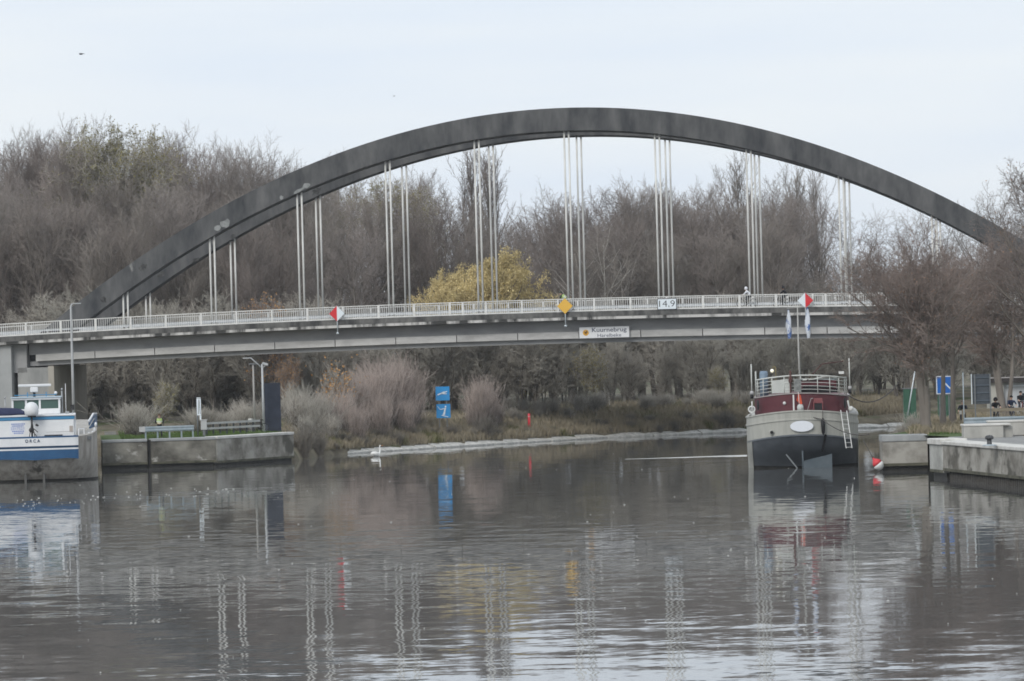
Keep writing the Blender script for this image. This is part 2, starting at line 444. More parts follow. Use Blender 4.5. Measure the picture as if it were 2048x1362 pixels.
    # vehicle barriers beside the carriageway
    for T0 in (-.28, 8.35):
        MB().loft(sweep([(T0 - .03, .36), (T0 + .03, .42), (T0 + .03, .48), (T0 - .03, .54), (T0 - .05, .54), (T0, .48), (T0, .42), (T0 - .05, .36)], np.linspace(-58, 58, 40)), smooth=False).build('crash_barrier', galv, root)
        MB().loft(sweep([(T0 - .15, .0), (T0 - .15, .22), (T0 + .1, .22), (T0 + .1, 0)], np.linspace(-58, 58, 40)), smooth=False).build('kerb', concrete_pale, root)
        for uu in np.arange(-56, 58, 4.0):
            MB().box(uu - .05, uu + .05, T0 + .03, T0 + .12, deck_z(uu) + .2, deck_z(uu) + .54).build('barrier_post', galv, root)
    # left pier with a grey front and a paler beige side, and the abutment
    pier_l = M('pier_concrete_grey', (.24, .245, .24), (.36, .36, .35), scale=.9, stretch=(1, 1, .35), rough=.9, c3=(.05, .05, .045), s3=.5, t3=.62)
    pier_r = M('pier_concrete_beige', (.30, .28, .24), (.40, .375, .33), scale=.6, stretch=(1, 1, .3), rough=.9)
    MB().box(-46.4, -43.8, -1.2, 10.4, .5, 7.2).build('pier', pier_l, root)
    MB().box(-43.79, -43.3, -1.22, 10.5, .5, 7.3).build('pier_side_wall', pier_r, root)
    MB().box(-46.2, -43.6, 0, 9.4, 7.31, 7.6).build('bearing_seat', beam_m, root)
    MB().box(-64, -46.75, -1.9, 11.5, 1.5, deck_z(-46.75) - .62).build('abutment', M('abutment_concrete', (.30, .31, .31), (.40, .41, .41), scale=.5, rough=.9, c3=(.18, .18, .17), s3=.35, t3=.64), root)
    MB().box(-46.74, -45.6, -1.2, 11, 6.8, deck_z(-46.7) - .62).build('bearing_wall', beam_m, root)
    MB().prism([(41, -1.2), (47, -1.2), (47, 9.5), (41, 9.5)], 'z', -1, 7.5).build('pier', pier_l, root)
    MB().box(47.5, 64, -1.9, 11.5, 1.0, deck_z(48) - .62).build('abutment', MATS['abutment_concrete'], root)
    return root
BR = bridge()
BM = Matrix.Translation(BO) @ Matrix.Rotation(-BA, 4, 'Z')
def bp(u, t, dz): return BM @ Vector((u, t, deck_z(u) + dz))

# ------------------------------------------------------------------ lettering
def lettering(text, width, height, m, parent, loc, rot=(R(90), 0, 0), name='lettering', depth=.006, bold=0):
    cu = bpy.data.curves.new('lettering', 'FONT'); cu.body = text; cu.extrude = depth / 2; cu.offset = bold; cu.resolution_u = 3
    tmp = bpy.data.objects.new('lettering', cu); COL.objects.link(tmp)
    dg = bpy.context.evaluated_depsgraph_get(); me = bpy.data.meshes.new_from_object(tmp.evaluated_get(dg))
    bpy.data.objects.remove(tmp)
    n = len(me.vertices); co = np.zeros(n * 3, np.float32); me.vertices.foreach_get('co', co); co = co.reshape(-1, 3)
    mn, mx_ = co.min(0), co.max(0); co[:, 0] = (co[:, 0] - (mn[0] + mx_[0]) / 2) * width / (mx_[0] - mn[0]); co[:, 1] = (co[:, 1] - (mn[1] + mx_[1]) / 2) * height / (mx_[1] - mn[1])
    me.vertices.foreach_set('co', co.ravel()); me.materials.clear(); me.materials.append(m); me.update()
    o = link(name, me, parent); o.location = loc; o.rotation_euler = rot
    return o

def signs():
    red = M('sign_red', (.62, .035, .045), rough=.4); wht = M('sign_white', (.72, .78, .82), rough=.4); yel = M('sign_yellow', (.72, .42, .06), (.76, .46, .08), scale=2, rough=.45)
    blk = M('sign_black', (.02, .02, .025), rough=.5); navy = M('sign_navy_lettering', (.035, .05, .10), rough=.5); pole = M('sign_pole_paint', (.55, .6, .63), rough=.5)
    back = M('sign_back_grey', (.25, .26, .27), rough=.6)
    u_of = lambda px: {676: -18.98, 1134: -.06, 1611: 19.5, 1334: 8.3, 1208: 3.0}[px]
    def diamond(u, zc, left, right, label, two=True):
        p = bp(u, -2.55, 0); r = thing('navigation_sign', label, 'navigation sign', (p.x, p.y, zc), -BA, None)
        h = .64
        MB().prism([(-h - .02, 0), (0, -h - .02), (h + .02, 0), (0, h + .02)], 'y', .012, .05).build('back_plate', back, r)
        if two:
            MB().prism([(-h, 0), (0, -h), (0, h)], 'y', -.012, .01).build('left_half', left, r)
            MB().prism([(0, -h), (h, 0), (0, h)], 'y', -.012, .01).build('right_half', right, r)
        else:
            MB().prism([(-h, 0), (0, -h), (h, 0), (0, h)], 'y', -.012, .01).build('face', left, r)
        MB().tube([(0, .09, -1.62), (0, .09, .5)], .05, 8).build('pole', pole, r)
        MB().lathe([(.1, -1.70), (.12, -1.62), (.07, -1.55)], (0, .09, 0), 10).build('pole_foot', pole, r)
        MB().bar((0, .14, -.75), (0, .40, -.75), .06).build('bracket', pole, r)
    diamond(-18.98, z_at(676, 627, 350.1), red, wht, 'diamond sign on the railing with red left half and white right half')
    diamond(19.6, z_at(1611, 601, 345), wht, red, 'diamond sign on the railing with white left half and red right half')
    diamond(-.05, z_at(1134, 612, 347.5), yel, yel, 'plain orange yellow diamond sign hung on the bridge railing', False)
    # kilometre board
    p = bp(8.0, -2.42, 0); zc = z_at(1334, 608, 346)
    c = at(1334, 608, p.y); r = thing('kilometre_board', 'white board reading 14,9 fixed on the bridge railing', 'sign board', c, -BA)
    MB().box(-.8, .8, 0, .04, -.46, .46).build('frame', blk, r)
    MB().box(-.75, .75, -.012, -.002, -.41, .41).build('face', wht, r)
    lettering('14,9', 1.28, .58, blk, r, (0, -.018, .0), bold=-.01)
    # name board
    c = at(1208.5, 664.5, bp(2.9, -1.25, 0).y)
    r = thing('name_board', 'white bridge name board lettered Kuurnebrug Harelbeke with a round orange emblem', 'sign board', c, -BA)
    MB().box(-2.08, 2.08, .0, .05, -.475, .475).build('frame', back, r)
    MB().box(-2.05, 2.05, -.014, -.002, -.445, .445).build('face', M('board_white', (.74, .75, .76), rough=.4), r)
    lettering('Kuurnebrug', 2.85, .46, navy, r, (.42, -.02, .155), bold=.006)
    lettering('Harelbeke', 1.95, .27, navy, r, (.42, -.02, -.245), bold=.0)
    k = 24
    em = MB().prism([(.25 * math.cos(2 * math.pi * i / k) - 1.52, .25 * math.sin(2 * math.pi * i / k)) for i in range(k)], 'y', -.024, -.0145).build('emblem', M('emblem_orange', (.70, .38, .06), rough=.5), r)
    lion = MB()
    for pts in ([(-.10, -.14), (-.05, -.15), (-.02, -.03), (-.07, .0)], [(.02, -.15), (.07, -.14), (.06, -.02), (.0, -.03)], [(-.08, -.02), (.06, -.04), (.08, .08), (-.03, .1)],
                [(.02, .06), (.12, .05), (.13, .13), (.05, .17)], [(-.13, .0), (-.09, -.01), (-.11, .12), (-.15, .1)], [(.07, .02), (.16, -.02), (.17, .02), (.09, .07)]):
        lion.prism([(a - 1.52, b) for a, b in pts], 'y', -.03, -.0245)
    lion.build('emblem_figure', M('emblem_brown', (.10, .045, .015), rough=.6), em)
    for x in (-1.6, 1.6): MB().bar((x, .05, .2), (x, .5, .2), .06).build('bracket', pole, r)
signs()
#@@PART2
# ------------------------------------------------------------------ trees
def unit(v): return v / np.maximum(np.linalg.norm(v, axis=-1, keepdims=True), 1e-9)

def kids(rg, pts, rad, n, t0, t1, ang, dang, ln, S, kr, trop, wob, rmin=.012, prof=None):
    """n children on every branch of (P,S0+1,3); ln = length as a fraction of the parent's length"""
    P, S0 = pts.shape[0], pts.shape[1] - 1
    t = (np.arange(n)[None] + rg.uniform(0, 1, (P, n))) / n * (t1 - t0) + t0
    f = np.clip(t * S0, 0, S0 - 1e-4); i = f.astype(int); a = f - i
    ar = np.arange(P)[:, None]
    p = pts[ar, i] * (1 - a[..., None]) + pts[ar, i + 1] * a[..., None]
    d = unit(pts[ar, i + 1] - pts[ar, i])
    r = rad[ar, i] * (1 - a) + rad[ar, i + 1] * a
    plen = np.linalg.norm(np.diff(pts, axis=1), axis=-1).sum(1)[:, None]
    lw = ln * plen * rg.uniform(.65, 1.2, (P, n))
    if prof is not None: lw = lw * prof(t)
    ref = np.where(np.abs(d[..., 2:3]) > .9, np.array([1., 0, 0]), np.array([0, 0, 1.]))
    x = unit(np.cross(d, ref)); y = np.cross(d, x)
    th = np.radians(ang + rg.normal(0, dang, (P, n)))[..., None]
    ph = (np.arange(n)[None] * 2.4 + rg.uniform(0, 6.28, (P, 1)) + rg.normal(0, .5, (P, n)))[..., None]
    dr = np.cos(th) * d + np.sin(th) * (np.cos(ph) * x + np.sin(ph) * y)
    p = p.reshape(-1, 3); dr = dr.reshape(-1, 3); lw = lw.reshape(-1); r = r.reshape(-1)
    out = [p]
    for s in range(S):
        dr = unit(dr + np.array([0, 0, trop]) + rg.normal(0, wob, dr.shape))
        p = p + dr * (lw / S)[:, None]; out.append(p)
    r0 = np.maximum(r * kr, rmin)
    rr = r0[:, None] * np.linspace(1, .45, S + 1)[None]
    return np.stack(out, 1), rr

def tubes(pts, rad, k):
    n, S1 = pts.shape[:2]; d = unit(pts[:, -1] - pts[:, 0])
    ref = np.where(np.abs(d[:, 2:3]) > .9, np.array([1., 0, 0]), np.array([0, 0, 1.]))
    a = unit(np.cross(d, ref)); b = np.cross(d, a)
    an = np.arange(k) * 2 * np.pi / k
    ring = np.cos(an)[None, :, None] * a[:, None] + np.sin(an)[None, :, None] * b[:, None]
    v = pts[:, :, None] + ring[:, None] * rad[:, :, None, None]
    idx = np.arange(n * S1 * k).reshape(n, S1, k)
    q = np.stack([idx[:, :-1], np.roll(idx, -1, 2)[:, :-1], np.roll(idx, -1, 2)[:, 1:], idx[:, 1:]], -1).reshape(-1, 4)
    return v.reshape(-1, 3), q

def spikes(pts, rad):
    """single-segment twigs as 3-sided pyramids"""
    p0, p1 = pts[:, 0], pts[:, -1]; n = len(p0); d = unit(p1 - p0)
    ref = np.where(np.abs(d[:, 2:3]) > .9, np.array([1., 0, 0]), np.array([0, 0, 1.]))
    a = unit(np.cross(d, ref)); b = np.cross(d, a); r = rad[:, :1]
    an = np.arange(3) * 2 * np.pi / 3
    v = np.concatenate([p0[:, None] + (np.cos(an)[None, :, None] * a[:, None] + np.sin(an)[None, :, None] * b[:, None]) * r[:, :, None], p1[:, None]], 1)
    idx = np.arange(n * 4).reshape(n, 4)
    f = np.concatenate([idx[:, [0, 1, 3]], idx[:, [1, 2, 3]], idx[:, [2, 0, 3]]])
    return v.reshape(-1, 3), f

def leaf_faces(rg, p, size, droop=0.):
    n = len(p); d = unit(rg.normal(0, 1, (n, 3)) + np.array([0, 0, -droop])); a = unit(np.cross(d, rg.normal(0, 1, (n, 3)))); s = size * rg.uniform(.6, 1.3, (n, 1))
    nn = np.cross(d, a)
    v = np.stack([p, p + d * s * .5 + a * s * .3 + nn * s * .08, p + d * s, p + d * s * .5 - a * s * .3 + nn * s * .08], 1)
    return v.reshape(-1, 3), np.arange(n * 4).reshape(n, 4)

def merge(name, parts):
    vs, fs, b = [], [], 0
    for v, f in parts: vs.append(v); fs.append(f + b); b += len(v)
    q = [f for f in fs if f.shape[1] == 4]; t = [f for f in fs if f.shape[1] == 3]
    fl = []
    if q: fl.append(np.concatenate(q))
    if t: fl.append(np.concatenate(t))
    return np_mesh(name, np.concatenate(vs), fl)

def stem(rg, H, r, S=8, lean=.03, base=(0, 0, 0), tip=.12):
    z = np.linspace(0, 1, S + 1)
    xy = np.cumsum(rg.normal(0, lean, (S + 1, 2)), 0) * H * .12; xy -= xy[:1]
    p = np.concatenate([xy, z[:, None] * H], 1) + np.array(base)
    rad = r * (1 - z) ** .8 + r * tip; rad[0] *= 1.35
    return p[None], rad[None]

def make_tree(seed, H=24, r=.28, n=(26, 8, 7, 7), a=(38, 36, 38, 42), ln=(.30, .42, .42, .45), t0=.28, trop=(.10, .07, .04, .02), prof=None, tw=.022, leaves=0, lsize=.2, droop=0., stems=1, wob=.10):
    rg = np.random.default_rng(seed)
    if stems == 1: P0, R0 = stem(rg, H, r)
    else:
        ps = [stem(rg, H * rg.uniform(.8, 1), r * rg.uniform(.6, 1), lean=.05) for _ in range(stems)]
        P0 = np.concatenate([p for p, _ in ps]); R0 = np.concatenate([q for _, q in ps])
        for i in range(stems):
            an = rg.uniform(0, 6.28); z = P0[i, :, 2] / H
            P0[i, :, 0] += math.cos(an) * (.15 + z ** 1.2 * H * .16); P0[i, :, 1] += math.sin(an) * (.15 + z ** 1.2 * H * .16)
    prof = prof or (lambda t: .55 + .9 * np.sin(np.clip((t - t0) / (1 - t0), 0, 1) * 2.7 + .35) * .8)
    P1, R1 = kids(rg, P0, R0, n[0], t0, .99, a[0], 8, ln[0], 5, .5, trop[0], wob, .03, prof)
    P2, R2 = kids(rg, P1, R1, n[1], .15, 1, a[1], 10, ln[1], 3, .55, trop[1], wob * 1.3, .02)
    P3, R3 = kids(rg, P2, R2, n[2], .1, 1, a[2], 12, ln[2], 2, .6, trop[2], wob * 1.6, .016)
    P4, R4 = kids(rg, P3, R3, n[3], .1, 1, a[3], 14, ln[3], 1, .8, trop[3], .1, tw)
    R4 = np.maximum(R4, tw)
    tr = merge('trunk', [tubes(P0, R0, 7), tubes(P1, R1, 4)])
    cr = [tubes(P2, R2, 3), tubes(P3, R3, 3), spikes(P4, R4)]
    lv = None
    if leaves:
        k = rg.integers(0, len(P4), leaves); q = P4[k, 0] * .3 + P4[k, 1] * .7 + rg.normal(0, .12, (leaves, 3))
        lv = merge('foliage', [leaf_faces(rg, q, lsize, droop)])
    return tr, merge('crown', cr), lv

def BARK(name, cols, rough=.95):
    """bark / twig colour: each tree draws its own tone, with a soft position mottling"""
    m = bpy.data.materials.new(name); m.use_nodes = True; t = m.node_tree; n = t.nodes.new; l = t.links.new
    b = t.nodes['Principled BSDF']; b.inputs['Roughness'].default_value = rough; b.inputs['Specular IOR Level'].default_value = .15
    oi = n('ShaderNodeObjectInfo'); r_ = n('ShaderNodeValToRGB'); e = r_.color_ramp.elements
    while len(e) < len(cols): e.new(.5)
    for i, c in enumerate(cols): e[i].position = i / (len(cols) - 1); e[i].color = (*c, 1)
    l(oi.outputs['Random'], r_.inputs['Fac'])
    g = n('ShaderNodeNewGeometry'); z = n('ShaderNodeTexNoise'); z.inputs['Scale'].default_value = .35; z.inputs['Detail'].default_value = 5; l(g.outputs['Position'], z.inputs['Vector'])
    mr = n('ShaderNodeMapRange'); mr.inputs['From Min'].default_value = .3; mr.inputs['From Max'].default_value = .7; mr.inputs['To Min'].default_value = .7; mr.inputs['To Max'].default_value = 1.3
    l(z.outputs['Fac'], mr.inputs['Value']); vm = n('ShaderNodeVectorMath'); vm.operation = 'SCALE'; l(r_.outputs['Color'], vm.inputs[0]); l(mr.outputs['Result'], vm.inputs['Scale'])
    l(vm.outputs['Vector'], b.inputs['Base Color'])
    return m

bark = BARK('bark', [(.13, .115, .10), (.19, .17, .15), (.24, .215, .19)])
twig = BARK('twigs', [(.20, .172, .158), (.27, .235, .215), (.255, .233, .208), (.295, .262, .245)])
twig_red = BARK('red_twigs', [(.235, .19, .17), (.29, .24, .212)])
twig_pink = BARK('pink_twigs', [(.40, .335, .30), (.48, .405, .365)])
twig_yel = BARK('yellow_twigs', [(.52, .42, .20), (.58, .47, .24)])
twig_dark = BARK('dark_twigs', [(.17, .16, .14), (.23, .21, .18)])
twig_grey = BARK('grey_green_twigs', [(.33, .315, .275), (.40, .375, .33), (.42, .39, .345)])
bark_pale = BARK('pale_bark', [(.48, .46, .42), (.56, .54, .5)])
leaf_yel = BARK('yellow_leaves', [(.70, .58, .30), (.76, .65, .37)])
leaf_ora = BARK('orange_leaves', [(.42, .23, .09), (.48, .28, .12)])
leaf_olv = BARK('olive_leaves', [(.20, .19, .08), (.28, .24, .10)])
leaf_brn = BARK('brown_leaves', [(.26, .16, .10), (.32, .20, .13)])

class Proto:
    def __init__(s, name, H, mats, **k):
        s.name, s.H = name, H; s.tr, s.cr, s.lv = make_tree(H=H, **k)
        s.tr.materials.append(mats[0]); s.cr.materials.append(mats[1])
        if s.lv: s.lv.materials.append(mats[2])
        co = np.zeros(len(s.cr.vertices) * 3, np.float32); s.cr.vertices.foreach_get('co', co); s.H = float(np.percentile(co[2::3], 99.6))
    def put(s, x, y, H, label, cat='tree', group=None, wide=1., rz=None, rnd=random, z=None):
        k = H / s.H
        o = thing(s.name, label, cat, (x, y, (gz(x, y) if z is None else z) - .08), rnd.uniform(0, 6.28) if rz is None else rz, group)
        o.scale = (k * wide, k * wide, k)
        link('trunk', s.tr, o); link('crown', s.cr, o)
        if s.lv: link('foliage', s.lv, o)
        return o

ZONES = [(-400, 140, 'left of the street lamp'), (140, 268, 'between the street lamp and the first hangers'), (268, 445, 'between first and second hanger groups'), (445, 620, 'between second and third hanger groups'),
         (620, 797, 'between third and fourth hanger groups'), (797, 975, 'between fourth and fifth hanger groups'), (975, 1150, 'between fifth hangers and the yellow diamond sign'), (1150, 1330, 'between the yellow diamond and 14,9 board'),
         (1330, 1510, 'between the 14,9 board and white hooded rider'), (1510, 1690, 'between the white hooded rider and ninth hangers'), (1690, 1870, 'between ninth and tenth hanger groups'), (1870, 2600, 'right of the tenth hanger group')]
def zone(px): return next(n for a, b, n in ZONES if a <= px < b)

def woods():
    rnd = random.Random(11)
    up = [Proto('bare_tree', 24, (bark, twig), seed=i, n=(34, 9, 8, 7), a=(34, 32, 34, 38), trop=(.16, .14, .10, .05), ln=(.28, .42, .42, .45), tw=.018, wob=.06) for i in (1, 2)]
    up += [Proto('bare_tree', 24, (bark, twig), seed=3, n=(26, 10, 8, 7), a=(48, 36, 36, 40), ln=(.33, .42, .42, .45), t0=.22, trop=(.14, .12, .1, .05), tw=.018, wob=.07)]
    up += [Proto('bare_tree', 24, (bark, twig), seed=4, n=(16, 9, 8, 7), a=(26, 30, 34, 38), ln=(.34, .4, .42, .45), stems=3, t0=.2, trop=(.16, .14, .10, .05), tw=.018, wob=.06)]
    olive = Proto('bare_tree', 24, (bark, twig_grey, leaf_olv), seed=7, n=(34, 9, 7, 6), a=(50, 40, 42, 45), ln=(.30, .42, .42, .45), t0=.3, trop=(.03, .02, .0, .0), leaves=9000, lsize=.2, prof=lambda t: 1.15 - .8 * np.clip((t - .5) / .5, 0, 1) ** 2)
    lomb = [Proto('poplar_tree', 26, (bark, twig), seed=i, n=(60, 6, 5, 4), a=(17, 18, 22, 25), ln=(.24, .4, .4, .45), t0=.1, trop=(.22, .15, .1, .05), tw=.02, prof=lambda t: .55 + .6 * np.sin(t * 3.0)) for i in (21, 22)]
    open_ = [Proto('bare_tree', 22, (bark, twig), seed=i, n=(20, 7, 6, 5), a=(32, 36, 40, 42), ln=(.34, .42, .42, .45), t0=.25, tw=.018) for i in (31, 32)]
    birch = Proto('birch_tree', 18, (bark_pale, twig), seed=41, r=.14, n=(20, 6, 6, 5), a=(40, 36, 40, 42), ln=(.22, .42, .42, .45), t0=.35)
    scrub = [Proto('scrub_tree', 9, (bark, twig_grey), seed=i, r=.10, n=(12, 7, 7, 6), a=(34, 38, 42, 45), ln=(.40, .42, .45, .5), stems=4, t0=.12, tw=.016) for i in (51, 52, 53)]
    skyl = np.array([(-300, 310), (0, 282), (50, 270), (100, 264), (150, 256), (200, 243), (280, 258), (350, 280), (420, 285), (480, 290), (530, 306), (580, 320), (620, 332), (700, 338),
                     (800, 345), (860, 352), (920, 372), (1000, 430), (1040, 452), (1085, 402), (1110, 374), (1180, 380), (1240, 364), (1300, 366), (1350, 350), (1400, 340), (1450, 350), (1520, 350),
                     (1560, 390), (1660, 390), (1720, 392), (1760, 405), (1850, 398), (1900, 394), (1950, 382), (2000, 372), (2048, 350), (2300, 340)])
    def top(px): return np.interp(px, skyl[:, 0], skyl[:, 1])
    A = 'tall bare brown tree in the dense wood left of the yellow willow'
    B = 'tall bare grey tree in the wood behind the right half of the bridge arch'
    C = 'thin bare tree letting the sky through behind the right end of the arch'
    def row(px0, px1, d0, d1, step, lo, hi, protos, label, group, wide=1.0):
        px = px0
        while px < px1:
            d = rnd.uniform(d0, d1); q = px + rnd.uniform(-.4, .4) * step
            g = at(q, 700, d); x, y = g.x, d
            base = gz(x, y)
            H = (z_at(q, top(q), d) - base) * rnd.uniform(lo, hi)
            lb = '%s bare tree of the wood, %s' % (label, zone(q))
            rnd.choice(protos).put(x, y, max(H, 6), lb, 'tree', lb, wide * rnd.uniform(.85, 1.15) * 24 / max(H, 14) * .95, rnd=rnd)
            px += step * d0 / 400 * 1.0
    # the wood, front to back
    row(-60, 640, 392, 398, 66, .58, .84, up, 'front row', 0)
    row(-60, 640, 404, 410, 64, .76, .95, up, 'second row', 0)
    row(-60, 660, 418, 424, 60, .90, 1.0, up, 'third row', 0)
    row(-80, 860, 432, 440, 60, .95, 1.02, up, 'back row', 0)
    row(640, 1010, 400, 412, 70, .74, .95, up + open_, 'front row', 0)
    row(660, 1020, 420, 428, 66, .9, 1.0, up + open_, 'third row', 0)
    row(1090, 1560, 400, 408, 66, .70, .92, up, 'front row', 0)
    row(1080, 1580, 416, 424, 60, .86, 1.0, up, 'third row', 0)
    row(1030, 1560, 432, 440, 60, .93, 1.0, up + open_, 'back row', 0)
    row(1560, 2140, 402, 410, 82, .66, .88, open_ + up[:1], 'front row thin', 0)
    row(1560, 2160, 424, 434, 74, .90, 1.0, open_, 'back row thin', 0)
    # olive-leaved crowns on the left skyline
    for px, y0, nm in ((215, 252, 'olive yellow leaved tree topping the left skyline of the wood'), (268, 266, 'greenish leaved tree right of the highest treetop in the left wood'), (800, 362, 'olive leaved tree under the arch left of the tall poplars')):
        d = 414; g = at(px, 700, d); olive.put(g.x, d, z_at(px, y0, d) - gz(g.x, d), nm, 'tree', None, 1.0, rnd=rnd)
    # lombardy poplars
    for px, y0, d, nm in ((950, 290, 452, 'slender tall poplar, left one of the pair rising through the hangers'), (984, 296, 456, 'slender tall poplar, right one of the pair rising through the hangers'),
                          (1482, 308, 455, 'narrow poplar rising behind the hangers above the white hooded cyclist'), (1604, 330, 450, 'narrow poplar under the right of the arch, left one of two'), (1637, 336, 452, 'narrow poplar under the right of the arch, right one of two')):
        g = at(px, 700, d); lomb[rnd.randint(0, 1)].put(g.x, d, z_at(px, y0, d) - gz(g.x, d), nm, 'tree', None, 1.0, rnd=rnd)
    # birches with pale stems
    for px, y0, d in ((1172, 470, 392), (1216, 450, 391), (1246, 480, 393), (1160, 500, 391)):
        g = at(px, 700, d); birch.put(g.x, d, z_at(px, y0, d) - gz(g.x, d), 'slim birch with a pale stem right of the yellow willow', 'tree', 'pale stemmed birches', 1.0, rnd=rnd)
    # thicket between the bank and the wood
    S = 'grey brown thicket scrub between the far bank and the bridge deck'
    for px0, px1, d0, d1, stp, h0, h1 in ((60, 660, 377, 383, 46, 6, 10), (60, 660, 386, 391, 56, 8, 12), (640, 1720, 381, 386, 52, 4.5, 7.5), (600, 1760, 388, 396, 40, 6.0, 9.5), (1700, 2120, 380, 392, 52, 6, 10), (1040, 2120, 442, 452, 60, 9, 14), (1500, 2150, 410, 420, 60, 8, 12)):
        px = px0
        while px < px1:
            d = rnd.uniform(d0, d1); g = at(px + rnd.uniform(-18, 18), 700, d); lb = '%s thicket scrub behind the deck, %s' % ('nearer' if d < 385 else 'farther', zone(px))
            rnd.choice(scrub).put(g.x, d, rnd.uniform(h0, h1), lb, 'scrub', lb, rnd.uniform(.9, 1.25), rnd=rnd); px += stp
    # yellow willow: broad dome of hanging yellow strands
    wil = Proto('willow_tree', 10, (bark, twig_yel, leaf_yel), seed=61, r=.4, n=(60, 10, 8, 6), a=(66, 42, 50, 60), ln=(.56, .40, .42, .55), t0=.12, trop=(.10, .0, -.16, -.35), leaves=38000, lsize=.125, droop=1.6,
                prof=lambda t: 1.0 - .72 * t ** 1.5)
    d = 384; g = at(1000, 700, d); wil.put(g.x, d, z_at(1010, 508, d) - gz(g.x, d), 'round yellow willow glowing behind the bridge railing', 'tree', None, .92, 0.4)
    d = 386; g = at(905, 700, d); wil.put(g.x, d, z_at(905, 540, d) - gz(g.x, d), 'smaller yellow willow at the left foot of the round willow', 'tree', None, .72, 1.4)
    for px, h in ((835, 7.5), (868, 7.2), (900, 7.6), (935, 7.3), (968, 7.7), (1002, 7.4), (1036, 7.8), (1070, 7.3), (1105, 7.6)):
        d = 377.5; g = at(px, 700, d); rnd.choice(scrub).put(g.x, d, h, 'grey brown scrub tree in front of the willow trunk under the deck', 'scrub', 'scrub under the yellow willow', 1.2, rnd=rnd)
    ora = Proto('autumn_tree', 10, (bark, twig_red, leaf_ora), seed=64, r=.16, n=(18, 7, 6, 6), a=(44, 40, 42, 45), ln=(.36, .42, .45, .5), stems=2, t0=.2, leaves=1700, lsize=.26)
    for px, y0, d, nm in ((545, 590, 376, 'orange leaved tree peeping over the railing left of the red and white sign'), (580, 712, 352, 'orange brown tree under the deck behind the lamp posts')):
        g = at(px, 700, d); ora.put(g.x, d, z_at(px, y0, d) - gz(g.x, d), nm, 'tree', None, .9, rnd=rnd)
    yb = Proto('yellowing_tree', 9, (bark, twig_grey, leaf_olv), seed=66, r=.14, n=(18, 7, 6, 6), a=(44, 40, 42, 45), ln=(.36, .42, .45, .5), stems=2, t0=.2, leaves=2600, lsize=.26)
    for px, y0, d, nm in ((1190, 690, 377, 'yellow green tree just under the bridge name board'), (1440, 730, 380, 'olive scrub tree on the far bank left of the houseboat'), (320, 760, 340, 'greenish scrub tree behind the guard in the yellow vest')):
        g = at(px, 700, d); yb.put(g.x, d, z_at(px, y0, d) - gz(g.x, d), nm, 'tree', None, 1.0, rnd=rnd)
    # pale bare saplings on the far bank
    sap = Proto('sapling', 5, (bark_pale, bark_pale), seed=71, r=.07, n=(8, 4, 3, 2), a=(38, 36, 40, 42), ln=(.26, .42, .42, .45), t0=.4, tw=.012)
    for px, y0, nm in ((1207, 772, 'pale bare sapling on the far bank below the name board'), (1347, 800, 'forked pale sapling on the far bank with orange tips'), (1374, 796, 'thin pale sapling right of the forked sapling')):
        d = 372; g = at(px, 700, d); sap.put(g.x, d, z_at(px, y0, d) - gz(g.x, d), nm, 'tree', None, 1.0, rnd=rnd)
    # dark trees and scrub behind the left quay
    dk = Proto('dark_scrub', 9, (bark, twig_dark), seed=81, r=.12, n=(14, 8, 7, 7), a=(36, 38, 42, 45), ln=(.40, .42, .45, .5), stems=4, t0=.08, tw=.018)
    k = 0
    for px in range(170, 590, 26):
        d = 382 + (k * 7) % 14; k += 1; g = at(px, 700, d); pr = dk if k % 5 == 1 else rnd.choice(scrub)
        pr.put(g.x, d, rnd.uniform(6.5, 9.5), 'tangled scrub under the left end of the bridge behind the quay', 'scrub', 'scrub behind the left quay', 1.1, rnd=rnd)
woods()

# ------------------------------------------------------------------ shrubs, grass and bank plants
def fan_shrub(name, seed, H, n, mat, spread=.24, tw=.012, kids_n=5, leaves=0, lmat=None):
    rg = np.random.default_rng(seed); P = []
    an = rg.uniform(0, 6.28, n); sp = np.abs(rg.normal(0, spread, n)); hh = H * rg.uniform(.6, 1.05, n)
    S = 4; t = np.linspace(0, 1, S + 1)
    base = rg.normal(0, H * .11, (n, 2))
    x = base[:, :1] + np.cos(an)[:, None] * sp[:, None] * hh[:, None] * t ** 1.3; y = base[:, 1:] + np.sin(an)[:, None] * sp[:, None] * hh[:, None] * t ** 1.3
    z = hh[:, None] * t[None]
    P0 = np.stack([x, y, z], -1); P0[:, 1:] += rg.normal(0, .05, (n, S, 3))
    R0 = np.full((n, S + 1), tw * 1.6) * np.linspace(1, .4, S + 1)
    P1, R1 = kids(rg, P0, R0, kids_n, .2, 1, 24, 8, .36, 2, .8, .1, .08, tw)
    P2, R2 = kids(rg, P1, R1, 3, .1, 1, 26, 8, .45, 1, .8, .05, .05, tw * .9)
    st = merge('stems', [tubes(P0, R0, 3)]); tg = [tubes(P1, R1, 3), spikes(P2, R2)]
    st.materials.append(bark); tm = merge('twigs', tg); tm.materials.append(mat); lv = None
    if leaves:
        k = rg.integers(0, len(P2), leaves); lv = merge('foliage', [leaf_faces(rg, P2[k, 1] + rg.normal(0, .06, (leaves, 3)), .16)]); lv.materials.append(lmat)
    def put(x, y, h, label, group=None, wide=1., rnd=random, z=None):
        o = thing(name, label, 'shrub', (x, y, (gz(x, y) if z is None else z) - .05), rnd.uniform(0, 6.28), group); k = h / H; o.scale = (k * wide, k * wide, k)
        link('stems', st, o); link('twigs', tm, o)
        if lv: link('foliage', lv, o)
    return put

